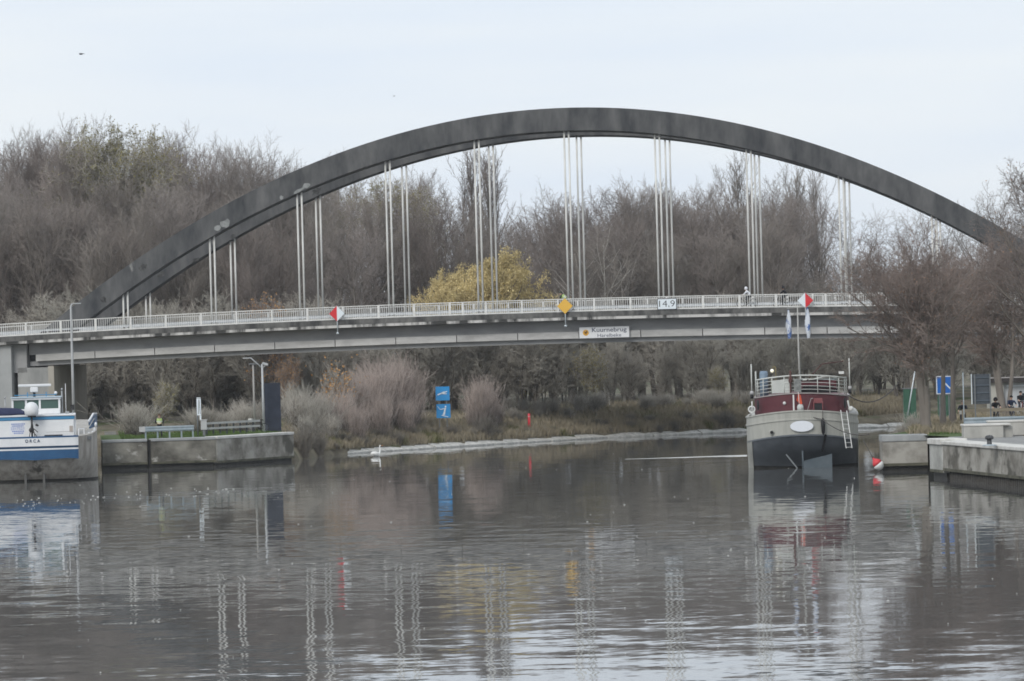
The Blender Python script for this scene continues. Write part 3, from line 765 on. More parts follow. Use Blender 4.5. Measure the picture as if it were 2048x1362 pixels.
def shrubs():
    rnd = random.Random(5)
    pink = [fan_shrub('willow_shrub', 100 + i, 4.0, 150, twig_pink) for i in range(2)]
    lab = 'pinkish grey bare willow shrub in the clump left of the blue signs'
    for px, d, h in ((648, 330, 2.2), (668, 334, 2.6), (690, 331, 2.9), (705, 336, 3.4), (722, 334, 3.5), (738, 338, 3.9), (752, 336, 4.1), (766, 339, 4.4), (778, 338, 4.0), (790, 341, 4.3), (802, 340, 4.0), (814, 342, 3.7), (826, 341, 3.3), (715, 329, 2.3), (762, 333, 2.6), (812, 337, 2.4)):
        x = at(px, 800, d).x; rnd.choice(pink)(x, d, h, lab, 'pinkish shrub clump', .95, rnd)
    for px, d, h in ((948, 347, 2.6), (958, 346, 3.6), (968, 348, 3.4), (980, 348, 2.6), (996, 350, 1.7)):
        x = at(px, 800, d).x; rnd.choice(pink)(x, d, h, 'pinkish bare shrub on the bank right of the blue signs', 'shrubs right of the blue signs', .8, rnd)
    ol = fan_shrub('autumn_shrub', 120, 3.2, 60, twig_grey, leaves=900, lmat=leaf_ora)
    ol(at(672, 800, 333).x, 333, 4.0, 'shrub with orange leaves at the left of the pinkish clump', None, 1., rnd)
    gn = fan_shrub('bank_shrub', 121, 2.6, 110, twig_grey, spread=.45)
    gr = fan_shrub('bank_shrub', 122, 2.2, 120, twig_dark, spread=.4)
    for px, d, h in ((600, 326, 2.5), (622, 325, 2.3), (640, 328, 2.5), (590, 330, 2.8), (660, 325, 1.8), (610, 318, 1.7)):
        gn(at(px, 800, d).x, d, h, 'grey green shrub on the bank beside the end of the left quay', 'shrubs beside the quay end', 1., rnd)
    for px, d, h, nm in ((632, 317.5, 1.7, 'dark bush hanging over the water beside the left quay end'), (604, 313, 1.9, 'dark bush squeezed against the end of the left quay'), (968, 344.2, 1.9, 'dark bush on the water edge below the right pinkish shrub'),
                         (898, 341, .9, 'low dark tuft on the water edge below the blue signs'), (778, 334, 1.0, 'dark tuft on the water edge right of the swan'), (1216, 358.6, .7, 'small dark tuft in the bank edging below the birches'), (1346, 362.2, 1.0, 'round dark bush on the water edge left of the houseboat'),
                         (1448, 365.5, 1.6, 'dark spreading bush on the water edge nearest the houseboat'), (1318, 361, .8, 'small dark tuft left of the round bush on the edging')):
        g = on_z(px, 880, .2); gr(at(px, 800, d).x, d, h, nm, None, 1., rnd, z=.12)
    for i in range(34):
        px = rnd.uniform(660, 1480); e = np.interp(px, [650, 730, 980, 1200, 1490], [320, 328, 343.6, 357.5, 366]); d = e + rnd.uniform(.5, 4.0); q = 'small dark tuft on the far bank, ' + zone(px)
        gr(at(px, 800, d).x, d, rnd.uniform(.35, .8), q, q, 1.5, rnd)
    # bank plants: low brown shrubs along the top of the slope
    for i in range(46):
        px = rnd.uniform(1000, 1700); d = np.interp(px, [1000, 1200, 1490, 1700], [352, 365, 373, 376]) + rnd.uniform(0, 6)
        gn(at(px, 800, d).x, d, rnd.uniform(.6, 1.4), 'low brown brush topping the far bank, ' + zone(px), 'low brown brush topping the far bank, ' + zone(px), 1.2, rnd)
    for i in range(16):
        px = rnd.uniform(190, 540); d = rnd.uniform(312, 326)
        gn(at(px, 800, d).x, d, rnd.uniform(1.2, 2.2), 'low brush behind the lawn of the left quay', 'brush behind the left quay', 1.2, rnd)
    for i in range(22):
        px = rnd.uniform(1722, 1835); d = rnd.uniform(258, 300); x = at(px, 800, d).x
        gn(x, d, rnd.uniform(.7, 1.4), 'brown brush on the right bank behind the houseboat', 'brush on the right bank', 1.1, rnd)
    # grasses
    def grass(name, n, region, h, mat, seed, wid=.03):
        rg = np.random.default_rng(seed); x, y = region(rg, n); z = ground_z(x, y); s, wd = river_dist(x, y); z = np.where((wd < .5) & (s < 1.8), 2.03, z); k = s > np.where(wd < .5, .95, .25); x, y, z = x[k], y[k], z[k]; n = len(x)
        p = np.stack([x, y, z - .03], -1); an = rg.uniform(0, 6.28, n); hh = h * rg.uniform(.5, 1.3, n); le = rg.normal(0, .3, (n, 2)) * hh[:, None]
        dx = np.stack([np.cos(an), np.sin(an), 0 * an], -1) * wid
        mid = p + np.stack([le[:, 0] * .35, le[:, 1] * .35, hh * .6], -1); tip = p + np.stack([le[:, 0], le[:, 1], hh], -1)
        v = np.stack([p - dx, p + dx, mid + dx * .7, mid - dx * .7, tip], 1).reshape(-1, 3); b = np.arange(n)[:, None] * 5
        me = np_mesh(name, v, [b + np.array([0, 1, 2, 3]), b + np.array([3, 2, 4])])
        tag(link(name, me, None, mat), kind='stuff')
    dry = M('dry_grass', (.24, .205, .145), (.37, .32, .23), scale=.5, rough=.95, c3=(.13, .13, .05), s3=.25, t3=.55)
    lush = M('lawn_grass', (.055, .095, .022), (.09, .14, .035), scale=.8, rough=.9)
    def far_bank(rg, n):
        px = rg.uniform(560, 1800, n); e = np.interp(px, [560, 650, 730, 980, 1200, 1490, 1800], [310, 320, 328, 343.6, 357.5, 366, 373]); d = e + rg.exponential(5.5, n) + .3
        return (px - 1024) / FPX * d, d
    grass('dry_grass', 42000, far_bank, .55, dry, 1, .035)
    def rbank(rg, n):
        y = rg.uniform(248, 300, n); return np.interp(y, [248, 262, 290, 300], [23, 24, 26.5, 28]) + rg.exponential(2.5, n), y
    grass('dry_grass', 14000, rbank, .55, dry, 2, .03)
    def lq(rg, n): return rg.uniform(-40, -17, n), 300 + rg.exponential(7, n)
    grass('lawn_grass', 26000, lq, .22, lush, 3, .03)
    def lr(rg, n): return rg.uniform(24.2, 30, n), rg.uniform(247.4, 262, n)
    grass('lawn_grass', 16000, lr, .16, lush, 4, .03)
shrubs()
# ------------------------------------------------------------------ quays
def wall(label, pts, z0, z1, mat, coping=.22, cmat=None, thick=.9, out=.06, base=True, name='quay_wall', side=1, cat='quay wall'):
    r = thing(name, label, cat, (pts[0][0], pts[0][1], 0))
    o = Vector((pts[0][0], pts[0][1], 0))
    def strip(a, b, za, zb, off, th):
        a, b = Vector((*a, 0)) - o, Vector((*b, 0)) - o; d = (b - a).normalized(); nn = Vector((d.y, -d.x, 0)) * side
        a0, b0 = a + nn * off, b + nn * off; a1, b1 = a - nn * th, b - nn * th
        V = [p + Vector((0, 0, z)) for z in (za, zb) for p in (a0, b0, b1, a1)]
        return MB().add(V, [(0, 1, 2, 3), (4, 5, 6, 7), (0, 1, 5, 4), (1, 2, 6, 5), (2, 3, 7, 6), (3, 0, 4, 7)])
    for a, b in zip(pts[:-1], pts[1:]):
        strip(a, b, z0, z1 - coping - .003, 0, thick).build('face', mat, r, .03)
        if coping: strip(a, b, z1 - coping, z1, out, thick + .1).build('coping', cmat or concrete_pale, r, .04)
        if base: strip(a, b, -.8, z0 - .003, -.22, thick - .1).build('base', dark_wet, r)
        strip(a, b, z0 + .0, z0 + .16, .012, .0).build('tide_line', algae, r)
    return r

algae = M('algae_tide_line', (.05, .05, .035), (.13, .125, .09), scale=2.2, stretch=(.6, .6, 1), rough=.7)

def quays():
    cap_grey = M('coping_grey', (.26, .275, .28), (.36, .37, .37), scale=1.5, rough=.85)
    cap_white = M('coping_white', (.5, .49, .46), (.66, .65, .62), scale=1.2, rough=.85)
    wall('dark stained quay wall section next to the blue and white barge', [(-28.75, 296.3), (-25.66, 296.9)], .3, 2.08, concrete_dirty, .2, cap_grey)
    wall('stained quay wall section below the guard between dark joint and corner', [(-25.4, 296.95), (-20.95, 298.0)], .3, 2.08, concrete_dirty, .2, cap_grey)
    wall('paler quay wall section with white coping ending at the far bank', [(-20.9, 298.05), (-16.0, 308.0)], .22, 2.1, concrete_wall, .2, cap_white)
    wall('side wall of the left quay behind the barge', [(-32.6, 338), (-28.62, 297.3)], .3, 1.98, concrete_dirty, 0, cap_grey, side=1)
    j = MB().box(-25.64, -25.42, 297.15, 297.6, -.6, 2.0).build('quay_joint', dark_wet); tag(j, 'dark vertical joint recess in the left quay wall', 'quay joint')
    # right side
    wall('streaked concrete quay wall with thick grey coping behind the houseboat fender', [(21.3, 246.4), (23.93, 246.4)], .28, 2.08, concrete_wall, .38, cap_grey, 2.2)
    wall('long near quay wall with pale coping at the right edge of the picture', [(23.2, 230.6), (25.6, 212), (31, 170)], .42, 2.05, concrete_wall, .2, cap_white, 1.2, .1, base=False)
    wall('white capped corner block at the left end of the near right quay', [(22.78, 233.7), (23.19, 230.65)], .30, 2.14, M('corner_concrete', (.3, .3, .28), (.5, .5, .47), scale=1.2, stretch=(.6, .6, .6), rough=.9, bump=.3), .32, cap_white, 1.3, .12)
    r = thing('timber_piling', 'dark row of wet timber piles under the near right quay wall', 'piling', (23.4, 230, 0))
    a, b = Vector((23.55, 229.6, 0)), Vector((25.75, 212.2, 0)); n = 46; pm = M('wet_timber', (.02, .018, .015), (.05, .045, .038), scale=4, rough=.6)
    a -= Vector((23.4, 230, 0)); b -= Vector((23.4, 230, 0))
    proto = MB().tube([(0, 0, -1.2), (0, 0, .43)], .12, 7).build('pile', pm, r); proto.location = a
    for i in range(1, n):
        q = proto.copy(); COL.objects.link(q); q.parent = r; q.location = a + (b - a) * (i / (n - 1)); q.rotation_euler.z = i
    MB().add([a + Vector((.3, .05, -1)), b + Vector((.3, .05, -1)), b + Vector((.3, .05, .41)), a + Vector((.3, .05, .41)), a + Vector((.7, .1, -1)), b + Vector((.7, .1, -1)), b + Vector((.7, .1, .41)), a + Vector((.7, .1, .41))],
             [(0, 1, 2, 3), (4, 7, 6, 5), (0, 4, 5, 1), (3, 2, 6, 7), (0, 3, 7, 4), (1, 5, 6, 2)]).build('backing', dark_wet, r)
    jl = M('joint_dark', (.06, .06, .055), rough=.9)
    # joint line along the near wall
    a, b = Vector((23.2, 230.6, 1.0)), Vector((25.6, 212, 1.0)); d = (b - a).normalized(); nn = Vector((d.y, -d.x, 0)) * -1
    # apron
    ap = M('apron_concrete', (.2, .2, .2), (.3, .3, .29), scale=.8, rough=.9)
    MBp = MB().add([(23.5, 231.5, 2.02), (25.9, 211.8, 2.02), (31.3, 170, 2.02), (60, 170, 2.06), (60, 240, 2.06), (24.6, 241, 2.02)], [(0, 1, 2, 3, 4, 5)])
    tag(MBp.build('quay_apron', ap), kind='structure')
    lw = M('lawn', (.05, .085, .022), (.085, .125, .035), scale=.9, rough=.95, c3=(.10, .09, .05), s3=.3, t3=.6)
    tag(MB().add([(-28.9, 297.2, 2.03), (-25.7, 297.75, 2.03), (-21.2, 298.85, 2.03), (-17.2, 307.5, 2.05), (-18.5, 318, 2.1), (-31.0, 318, 2.05)], [(0, 1, 2, 3, 4, 5)]).build('lawn', lw), kind='structure')
    tag(MB().add([(21.4, 248.4, 2.02), (23.4, 247.9, 2.02), (24.8, 241.05, 2.02), (33, 243, 2.08), (34, 254, 2.2), (23.6, 255, 2.1)], [(0, 1, 2, 3, 4, 5)]).build('lawn', lw), kind='structure')
    # concrete barrier blocks on the apron
    bm = M('barrier_block_concrete', (.32, .315, .29), (.46, .45, .42), scale=1.0, stretch=(1, 1, .5), rough=.9, bump=.2)
    r = thing('concrete_block', 'pale concrete barrier block on the near right quay behind the bollard', 'concrete block', (24.95, 236, 2.0))
    MB().box(0, 2.2, 0, 1.2, 0, .68).build('body', bm, r, .04); MB().box(-.03, 2.6, -.04, 1.6, .683, .80).build('cap', cap_white, r, .03)
    MB().box(2.203, 2.75, .3, 1.2, 0, .66).build('end_piece', bm, r, .03)
    r = thing('concrete_block', 'long low concrete wall running out of the picture behind the barrier block', 'concrete block', (26.6, 238.6, 2.05))
    MB().box(0, 8, 0, .8, 0, .75).build('body', bm, r, .04); MB().box(-.03, 8, -.04, .86, .753, .87).build('cap', cap_white, r, .03)
    # bollard
    p = on_z(1979, 891, 2.05); r = thing('bollard', 'dark mushroom headed mooring bollard on the near right quay', 'bollard', (p.x, p.y, 2.03))
    iron = M('dark_iron', (.05, .055, .06), (.10, .10, .105), scale=6, rough=.55, metal=.3)
    MB().lathe([(.17, 0), (.13, .1), (.12, .32)], k=14).build('post', iron, r)
    MB().lathe([(.13, .321), (.22, .36), (.23, .45), (.16, .53), (.01, .56)], k=14).build('head', iron, r)
    MB().lathe([(.36, 0), (.36, .05), (.2, .08)], k=12).build('base_plate', M('pale_blue_plate', (.40, .46, .5), rough=.6), r)
quays()

def guardrails():
    gal = M('guardrail_steel_blue', (.22, .275, .31), (.32, .37, .40), scale=2, rough=.5)
    pale = M('guardrail_pale', (.38, .39, .38), (.5, .5, .49), scale=2, rough=.5); dk = M('guardrail_dark_post', (.05, .055, .06), rough=.7); wood = M('fence_timber', (.30, .25, .18), (.42, .36, .27), scale=3, stretch=(.4, .4, 3), rough=.85)
    def rail(label, a, b, step, zs, h, beam_m, post_m, group=None, pw=.1, cap_end=False, ridge=True):
        a, b = Vector(a), Vector(b); d = b - a; Ln = d.length; d.normalize(); rz = math.atan2(d.y, d.x)
        r = thing('guardrail', label, 'guardrail', a, rz, group)
        for z in zs:
            m = MB()
            if ridge:
                prof = [(-.04, -h / 2), (-.075, -h * .28), (-.04, 0), (-.075, h * .28), (-.04, h / 2), (.0, h / 2), (-.03, h * .25), (0, 0), (-.03, -h * .25), (0, -h / 2)]
                m.loft([[Vector((x, y, z + c)) for y, c in prof] for x in (0, Ln)], smooth=False)
            else: m.box(0, Ln, -.05, .0, z - h / 2, z + h / 2)
            m.build('rail_beam', beam_m, r)
        if cap_end:
            MB().prism([(-.42, -.17), (-.42, .17), (-.05, .2), (0, .16), (0, -.16), (-.05, -.2)], 'y', -.09, .02).build('end_cap', pale, r).location.z = zs[0]
        k = max(2, int(Ln / step) + 1)
        for i in range(k):
            x = min(Ln - .06, i * step + .06); MB().box(x - pw / 2, x + pw / 2, .003, .1, -.1, zs[0] + h * .45).build('post', post_m, r)
        return r
    z = 2.03
    p0, p1 = at(290, 870, 298.2), at(388, 870, 299.3)
    rail('blue grey steel guardrail with pale rounded end in front of the person in vest', (p0.x, p0.y, z), (p1.x, p1.y, z), .86, (.70,), .36, gal, gal, cap_end=True)
    p0, p1 = at(414, 870, 303), at(520, 870, 309.5)
    r = rail('pale double guardrail with dark posts right of the grey cabinet', (p0.x, p0.y, z), (p1.x, p1.y, z), .92, (.92, .55), .15, pale, dk, ridge=False)
    rail('blue grey guardrail along the right quay road in front of the cyclists', (25.35, 239.6, 2.1), (34, 241.2, 2.1), 2.0, (.80,), .40, gal, gal)
    rail('weathered timber rail fence behind the blue grey guardrail', (27.6, 262, 2.25), (42, 263, 2.3), 2.4, (.86,), .2, wood, wood, ridge=False)
guardrails()

# ------------------------------------------------------------------ people (one continuous skinned body each)
skin_m = M('skin', (.50, .33, .25), rough=.6)
def cloth(name, c): return M(name, c, tuple(min(1, v * 1.35 + .004) for v in c), scale=9, rough=.9)

def person(label, loc, rz, J, jacket, trousers, shoes, hair=None, hood=None, helmet=None, vest=None, group=None):
    """J: joint positions in the person's own frame (facing +y). Limb names carry L / R."""
    root = thing('person', label, 'person', loc, rz, group)
    V, Rd, E, Lb = [], [], [], []
    def vtx(p, r, l): V.append(Vector(p)); Rd.append(r); Lb.append(l); return len(V) - 1
    def chain(start, items):
        prev = start
        for p, r, l in items:
            i = vtx(p, r, l); E.append((prev, i)); prev = i
        return prev
    P = Vector(J['pelvis']); Nk = Vector(J['neck']); Hd = Vector(J['head'])
    root_i = vtx(P, .155, 't')
    mid = P.lerp(Nk, .42) + Vector((0, -J.get('hunch', .0) * .5, 0)); ch = P.lerp(Nk, .78) + Vector((0, -J.get('hunch', .0), 0))
    c1 = chain(root_i, [(mid, .145, 'j'), (ch, .165, 'j')])
    nk = chain(c1, [(Nk, .085, 'j')])
    fwd = Vector(J.get('face', (0, 1, 0))).normalized()
    chain(nk, [(Nk.lerp(Hd, .45), .062, 's'), (Hd, .098, 's'), (Hd + Vector((0, 0, .085)), .075, 's')])
    for s, sg in (('L', -1), ('R', 1)):
        sh, el, wr = (Vector(J[k + s]) for k in ('sh', 'el', 'wr'))
        a = chain(c1, [(sh, .075, 'j'), (sh.lerp(el, .5), .06, 'j'), (el, .05, 'j'), (el.lerp(wr, .6), .042, 'j'), (wr, .031, 's')])
        hd = (wr - el).normalized(); pal = wr + hd * .07
        side = hd.cross(Vector((0, 0, 1))); side = side.normalized() if side.length > .1 else Vector((1, 0, 0)); dn = side.cross(hd)
        if dn.z > 0: dn = -dn
        hnd = chain(a, [(pal, .034, 's')])
        for k, (o, ln_) in enumerate(((-.033, .062), (-.011, .078), (.011, .072), (.033, .056))):
            b = pal + side * o + hd * .028
            chain(hnd, [(b, .011, 's'), (b + hd * ln_ * .5 + dn * .012, .009, 's'), (b + hd * ln_ * .75 + dn * .045, .007, 's')])
        th = pal - hd * .03 + side * .036 * -sg
        chain(hnd, [(th, .012, 's'), (th + hd * .04 + side * .02 * -sg + dn * .02, .009, 's')])
        hp, kn, an = (Vector(J[k + s]) for k in ('hip', 'kn', 'an'))
        toe = Vector(J.get('toe' + s, an + Vector((0, .17, -.06))))
        chain(root_i, [(hp, .105, 't'), (hp.lerp(kn, .5), .085, 't'), (kn, .066, 't'), (kn.lerp(an, .4), .06, 't'), (an, .045, 'f'), (toe, .04, 'f')])
    me = bpy.data.meshes.new('body'); me.from_pydata([tuple(v) for v in V], E, [])
    o = bpy.data.objects.new('body', me); COL.objects.link(o)
    sk = o.modifiers.new('skin', 'SKIN'); sk.use_smooth_shade = True; sk.branch_smoothing = .3
    for i, d in enumerate(me.skin_vertices[0].data): d.radius = (Rd[i], Rd[i]); d.use_root = (i == 0)
    ss = o.modifiers.new('sub', 'SUBSURF'); ss.levels = 1; ss.render_levels = 1
    dg = bpy.context.evaluated_depsgraph_get(); m2 = bpy.data.meshes.new_from_object(o.evaluated_get(dg)); bpy.data.objects.remove(o)
    order = {'t': 0, 'j': 1, 's': 2, 'f': 3}
    m2.materials.clear()
    for mt in (trousers, jacket, skin_m, shoes): m2.materials.append(mt)
    seg = [(V[a], V[b], Lb[b], Rd[b]) for a, b in E]
    for p in m2.polygons:
        c = p.center; best = 1e9; bl = 'j'
        for a, b, l, r_ in seg:
            ab = b - a; t = max(0, min(1, (c - a).dot(ab) / max(ab.length_squared, 1e-9))); dd = (c - a - ab * t).length - r_
            if dd < best: best, bl = dd, l
        p.material_index = order[bl]; p.use_smooth = True
    link('body', m2, root)
    # face and head gear
    side = fwd.cross(Vector((0, 0, 1))).normalized()
    f = MB()
    for sg in (-1, 1): f.ball(Hd + fwd * .092 + side * .034 * sg + Vector((0, 0, .03)), .011, 6)
    f.build('eyes', M('eye_dark', (.02, .02, .02), rough=.3), root)
    f = MB().add([Hd + fwd * .09 + Vector((0, 0, .03)), Hd + fwd * .09 + side * .018 - Vector((0, 0, .02)), Hd + fwd * .09 - side * .018 - Vector((0, 0, .02)), Hd + fwd * .125 - Vector((0, 0, .018))], [(0, 1, 3), (0, 3, 2), (1, 2, 3)])
    f.build('nose', skin_m, root)
    f = MB()
    for sg in (-1, 1): f.ball(Hd + side * .095 * sg + Vector((0, 0, .01)), .03, 8, (.4, .7, 1))
    f.build('ears', skin_m, root)
    f = MB().bar(Hd + fwd * .094 - side * .024 - Vector((0, 0, .05)), Hd + fwd * .094 + side * .024 - Vector((0, 0, .05)), .012, .008); f.build('mouth', M('lips', (.35, .14, .12), rough=.6), root)
    def cap_(rad, low, back, m_, name, front):
        rings = []; up = Vector((0, 0, 1))
        for i in range(7):
            ph = math.pi / 2 * i / 6 * low; ring = []
            for k in range(14):
                t = 2 * math.pi * k / 14; dcos = math.cos(t)
                z = math.cos(ph) ; rr = math.sin(ph)
                q = Hd + Vector((0, 0, .035)) + (fwd * dcos * (front if dcos > 0 else back) + side * math.sin(t)) * rad * rr + up * rad * 1.12 * z
                ring.append(q)
            rings.append(ring)
        MB().loft(rings).build(name, m_, root)
    if hair: cap_(.112, 1.05, 1.15, hair, 'hair', .85)
    if hood: cap_(.145, 1.45, 1.2, hood, 'hood', .62)
    if helmet: cap_(.132, .98, 1.25, helmet, 'helmet', 1.15)
    if vest:
        rings = []
        for t, r_ in ((.18, .172), (.42, .168), (.62, .182), (.80, .186), (.93, .15)):
            c = P.lerp(Nk, t) + Vector((0, -J.get('hunch', 0) * t, 0)); ax = (Nk - P).normalized(); yy = Vector((1, 0, 0)).cross(ax) * -1
            rings.append([c + Vector((1, 0, 0)) * math.cos(2 * math.pi * k / 16) * r_ * 1.18 + yy * math.sin(2 * math.pi * k / 16) * r_ for k in range(16)])
        MB().loft(rings, caps=False).build('safety_vest', vest, root)
        st = MB()
        for t in (.35, .55):
            c = P.lerp(Nk, t) + Vector((0, -J.get('hunch', 0) * t, 0)); ax = (Nk - P).normalized(); yy = Vector((1, 0, 0)).cross(ax) * -1
            st.loft([[c + ax * h + Vector((1, 0, 0)) * math.cos(2 * math.pi * k / 16) * .186 * 1.18 + yy * math.sin(2 * math.pi * k / 16) * .186 for k in range(16)] for h in (-.025, .025)], caps=False)
        st.build('reflective_band', M('reflective_grey', (.7, .7, .68), rough=.3), root)
    return root

def standing(lean=.0, arms='front'):
    J = dict(pelvis=(0, 0, .93), neck=(0, lean, 1.47), head=(0, lean + .03, 1.61), hipL=(-.1, 0, .88), hipR=(.1, 0, .88), knL=(-.12, .03, .48), knR=(.12, .03, .48), anL=(-.13, -.02, .09), anR=(.13, -.02, .09),
             shL=(-.21, lean, 1.40), shR=(.21, lean, 1.40))
    if arms == 'front': J.update(elL=(-.29, .04, 1.13), elR=(.29, .04, 1.13), wrL=(-.10, .22, 1.08), wrR=(.10, .22, 1.08))
    else: J.update(elL=(-.28, .03, 1.12), elR=(.30, .06, 1.13), wrL=(-.34, .2, 1.0), wrR=(.30, .25, 1.02))
    return J

def riding(lean=.28, head=1.55):
    nz_ = 1.44 - lean * .25
    return dict(pelvis=(0, -.30, .98), neck=(0, -.30 + lean, nz_), head=(0, -.24 + lean, nz_ + .15), hunch=.05, hipL=(-.1, -.28, .95), hipR=(.1, -.28, .95),
                knL=(-.13, .08, .84), knR=(.13, .14, .62), anL=(-.12, -.04, .46), anR=(.12, .02, .20), toeL=(-.12, .12, .40), toeR=(.12, .18, .14),
                shL=(-.2, -.30 + lean, nz_ - .07), shR=(.2, -.30 + lean, nz_ - .07), elL=(-.27, .02 + lean * .4, 1.13), elR=(.27, .02 + lean * .4, 1.13), wrL=(-.25, .31, 1.05), wrR=(.25, .31, 1.05))

tyre_m = M('tyre_rubber', (.02, .02, .02), rough=.8); chrome = M('bike_metal', (.45, .46, .47), rough=.35, metal=.6)
def bicycle(label, loc, rz, frame_c, light=None, basket=False, group=None, tilt=0):
    r = thing('bicycle', label, 'bicycle', loc, rz, group); r.rotation_euler.y = tilt
    fm = M('bike_frame_' + frame_c[0], frame_c[1], rough=.4)
    for y in (-.52, .54):
        w_ = MB(); k = 22
        w_.tube([(0, y + .33 * math.cos(2 * math.pi * i / k), .345 + .33 * math.sin(2 * math.pi * i / k)) for i in range(k + 1)], .022, 6, cap=False); wo = w_.build('wheel', tyre_m, r)
        s = MB()
        for i in range(10):
            t = math.pi * 2 * i / 10; s.bar((0, y, .345), (0, y + .315 * math.cos(t), .345 + .315 * math.sin(t)), .006)
        s.tube([(-.05, y, .345), (.05, y, .345)], .03, 8); s.build('spokes', chrome, wo)
    f = MB()
    for a, b in (((0, -.12, .30), (0, .36, .78)), ((0, -.12, .30), (0, -.26, .86)), ((0, -.24, .76), (0, .34, .86)), ((0, -.52, .345), (0, -.12, .30)), ((0, -.52, .345), (0, -.235, .74)), ((0, .32, .94), (0, .40, .66)), ((0, .40, .66), (0, .54, .345))):
        f.tube([a, b], .018, 6)
    f.build('frame', fm, r)
    MB().tube([(-.3, .24, 1.02), (-.2, .34, 1.03), (0, .32, .97), (.2, .34, 1.03), (.3, .24, 1.02)], .014, 6).build('handlebar', chrome, r)
    MB().prism([(-.09, -.42), (.09, -.42), (.06, -.28), (.02, -.14), (-.02, -.14), (-.06, -.28)], 'z', .9, .96).build('saddle', tyre_m, r)
    MB().tube([(0, -.26, .84), (0, -.28, .9)], .014, 6).build('seat_post', chrome, r)
    MB().bar((.0, -.12, .30), (.16, .0, .2), .02).bar((0, -.12, .3), (-.16, -.22, .42), .02).build('cranks', chrome, r)
    if light: MB().lathe([(.02, -.05), (.045, 0), (.045, .02), (.001, .03)], (0, 0, 0), 12, Matrix.Translation((0, .47, .82)) @ Matrix.Rotation(R(-90), 4, 'X')).build('headlight', light, r)
    if basket: MB().box(-.17, .17, .42, .68, .82, 1.05).build('basket', M('basket_pale', (.55, .55, .52), rough=.7), r)
    return r

def people():
    nav = cloth('navy_jacket', (.012, .014, .022)); blk = cloth('black_jacket', (.010, .010, .013)); dkb = cloth('dark_blue_jacket', (.014, .024, .055)); jean = cloth('dark_trousers', (.02, .022, .03)); shoe = M('shoe', (.02, .02, .02), rough=.7)
    wht = cloth('white_hooded_coat', (.60, .61, .64)); hv = M('high_vis_yellow', (.34, .46, .15), (.42, .54, .2), scale=6, rough=.7); grn = cloth('dark_green_jacket', (.015, .04, .02)); hair = M('grey_hair', (.14, .11, .09), rough=.8); bh = M('black_hair', (.015, .013, .012), rough=.8)
    p = at(320, 880, 300.6); person('person in black jacket and yellow safety vest standing behind the left guardrail', (p.x, p.y, 2.0), R(180), standing(0, 'front'), blk, jean, shoe, hair=M('brown_hair', (.08, .045, .025), rough=.8), vest=hv)
    hl1 = EM('headlight_warm', (1, .86, .6), 9); hl2 = EM('headlight_bright', (1, .93, .72), 22)
    def rider(px, d, rz, label, jl, jacket, lamp, fr, basket=False, **k):
        x = at(px, 800, d).x; z = gz(x, d); bicycle(jl, (x, d, z), rz, fr, lamp, basket)
        return person(label, (x, d, z), rz, k.pop('J', riding()), jacket, jean, shoe, **k)
    rider(1925, 268, R(170), 'person with greying hair in a dark navy jacket on a bicycle behind the trees', 'bicycle with pale front basket under the navy jacketed person', nav, None, ('silver', (.4, .4, .4)), True, J=riding(.14), hair=hair)
    rider(1991, 279, R(186), 'hooded person in black riding toward the camera with a small headlight', 'bicycle with a small warm headlight under the hooded black rider', blk, hl1, ('black', (.02, .02, .02)), J=riding(.26), hood=blk)
    rider(2023, 283, R(187), 'person in dark blue jacket riding with the brightest headlight', 'bicycle with the brightest headlight at the right', dkb, hl2, ('blue', (.03, .05, .12)), J=riding(.2), hair=bh)
    rider(2042, 300, R(188), 'person in dark clothes riding last beside the pale hut', 'bicycle of the last rider at the right picture edge', blk, None, ('red', (.25, .03, .03)), J=riding(.2), hair=bh)
    # riders on the bridge path, going left
    def brider(px, label, jl, jacket, fr, py=620, **k):
        u = (Vector((at(px, py, 348).x, 348, 0)) - Vector((BO.x, BO.y, 0))).x / math.cos(BA)
        q = bp(u, -1.2, .13); rz = R(90) - BA
        bicycle(jl, q, rz, fr); return person(label, q, rz, k.pop('J', riding()), jacket, jean, shoe, **k)
    brider(1131, 'person in a dark jacket with bright yellow vest cycling behind the yellow diamond sign', 'bicycle behind the yellow diamond sign on the bridge', grn, ('black', (.02, .02, .02)), J=riding(.46), helmet=M('helmet_black', (.02, .03, .02), rough=.4), vest=hv)
    brider(1497, 'person in a white hooded coat cycling across the bridge', 'bicycle ridden by the white hooded person on the bridge', wht, ('silver', (.4, .4, .4)), J=riding(.34), hood=wht)
    brider(1568, 'person in a black hooded coat cycling across the bridge', 'bicycle ridden by the black hooded person on the bridge', blk, ('black', (.02, .02, .02)), J=riding(.24), hood=blk)
    # parked bicycles
    for px, d, rz, nm, fr in ((1788, 268, R(70), 'dark bicycle leaning among the brush left of the green cabinet', ('black', (.02, .02, .02))), (1800, 269.5, R(82), 'silver bicycle leaning beside the green cabinet', ('silver', (.4, .4, .4))), (1816, 271, R(95), 'bicycle parked right below the leaning white pole', ('blue', (.03, .05, .12)))):
        x = at(px, 800, d).x; bicycle(nm, (x, d, gz(x, d)), rz, fr, tilt=R(6))
    p = at(512, 800, 309.5); bicycle('bicycle parked at the end of the pale double guardrail', (p.x, p.y + 1, 2.05), R(75), ('black', (.02, .02, .02)), basket=True, tilt=R(5))
people()
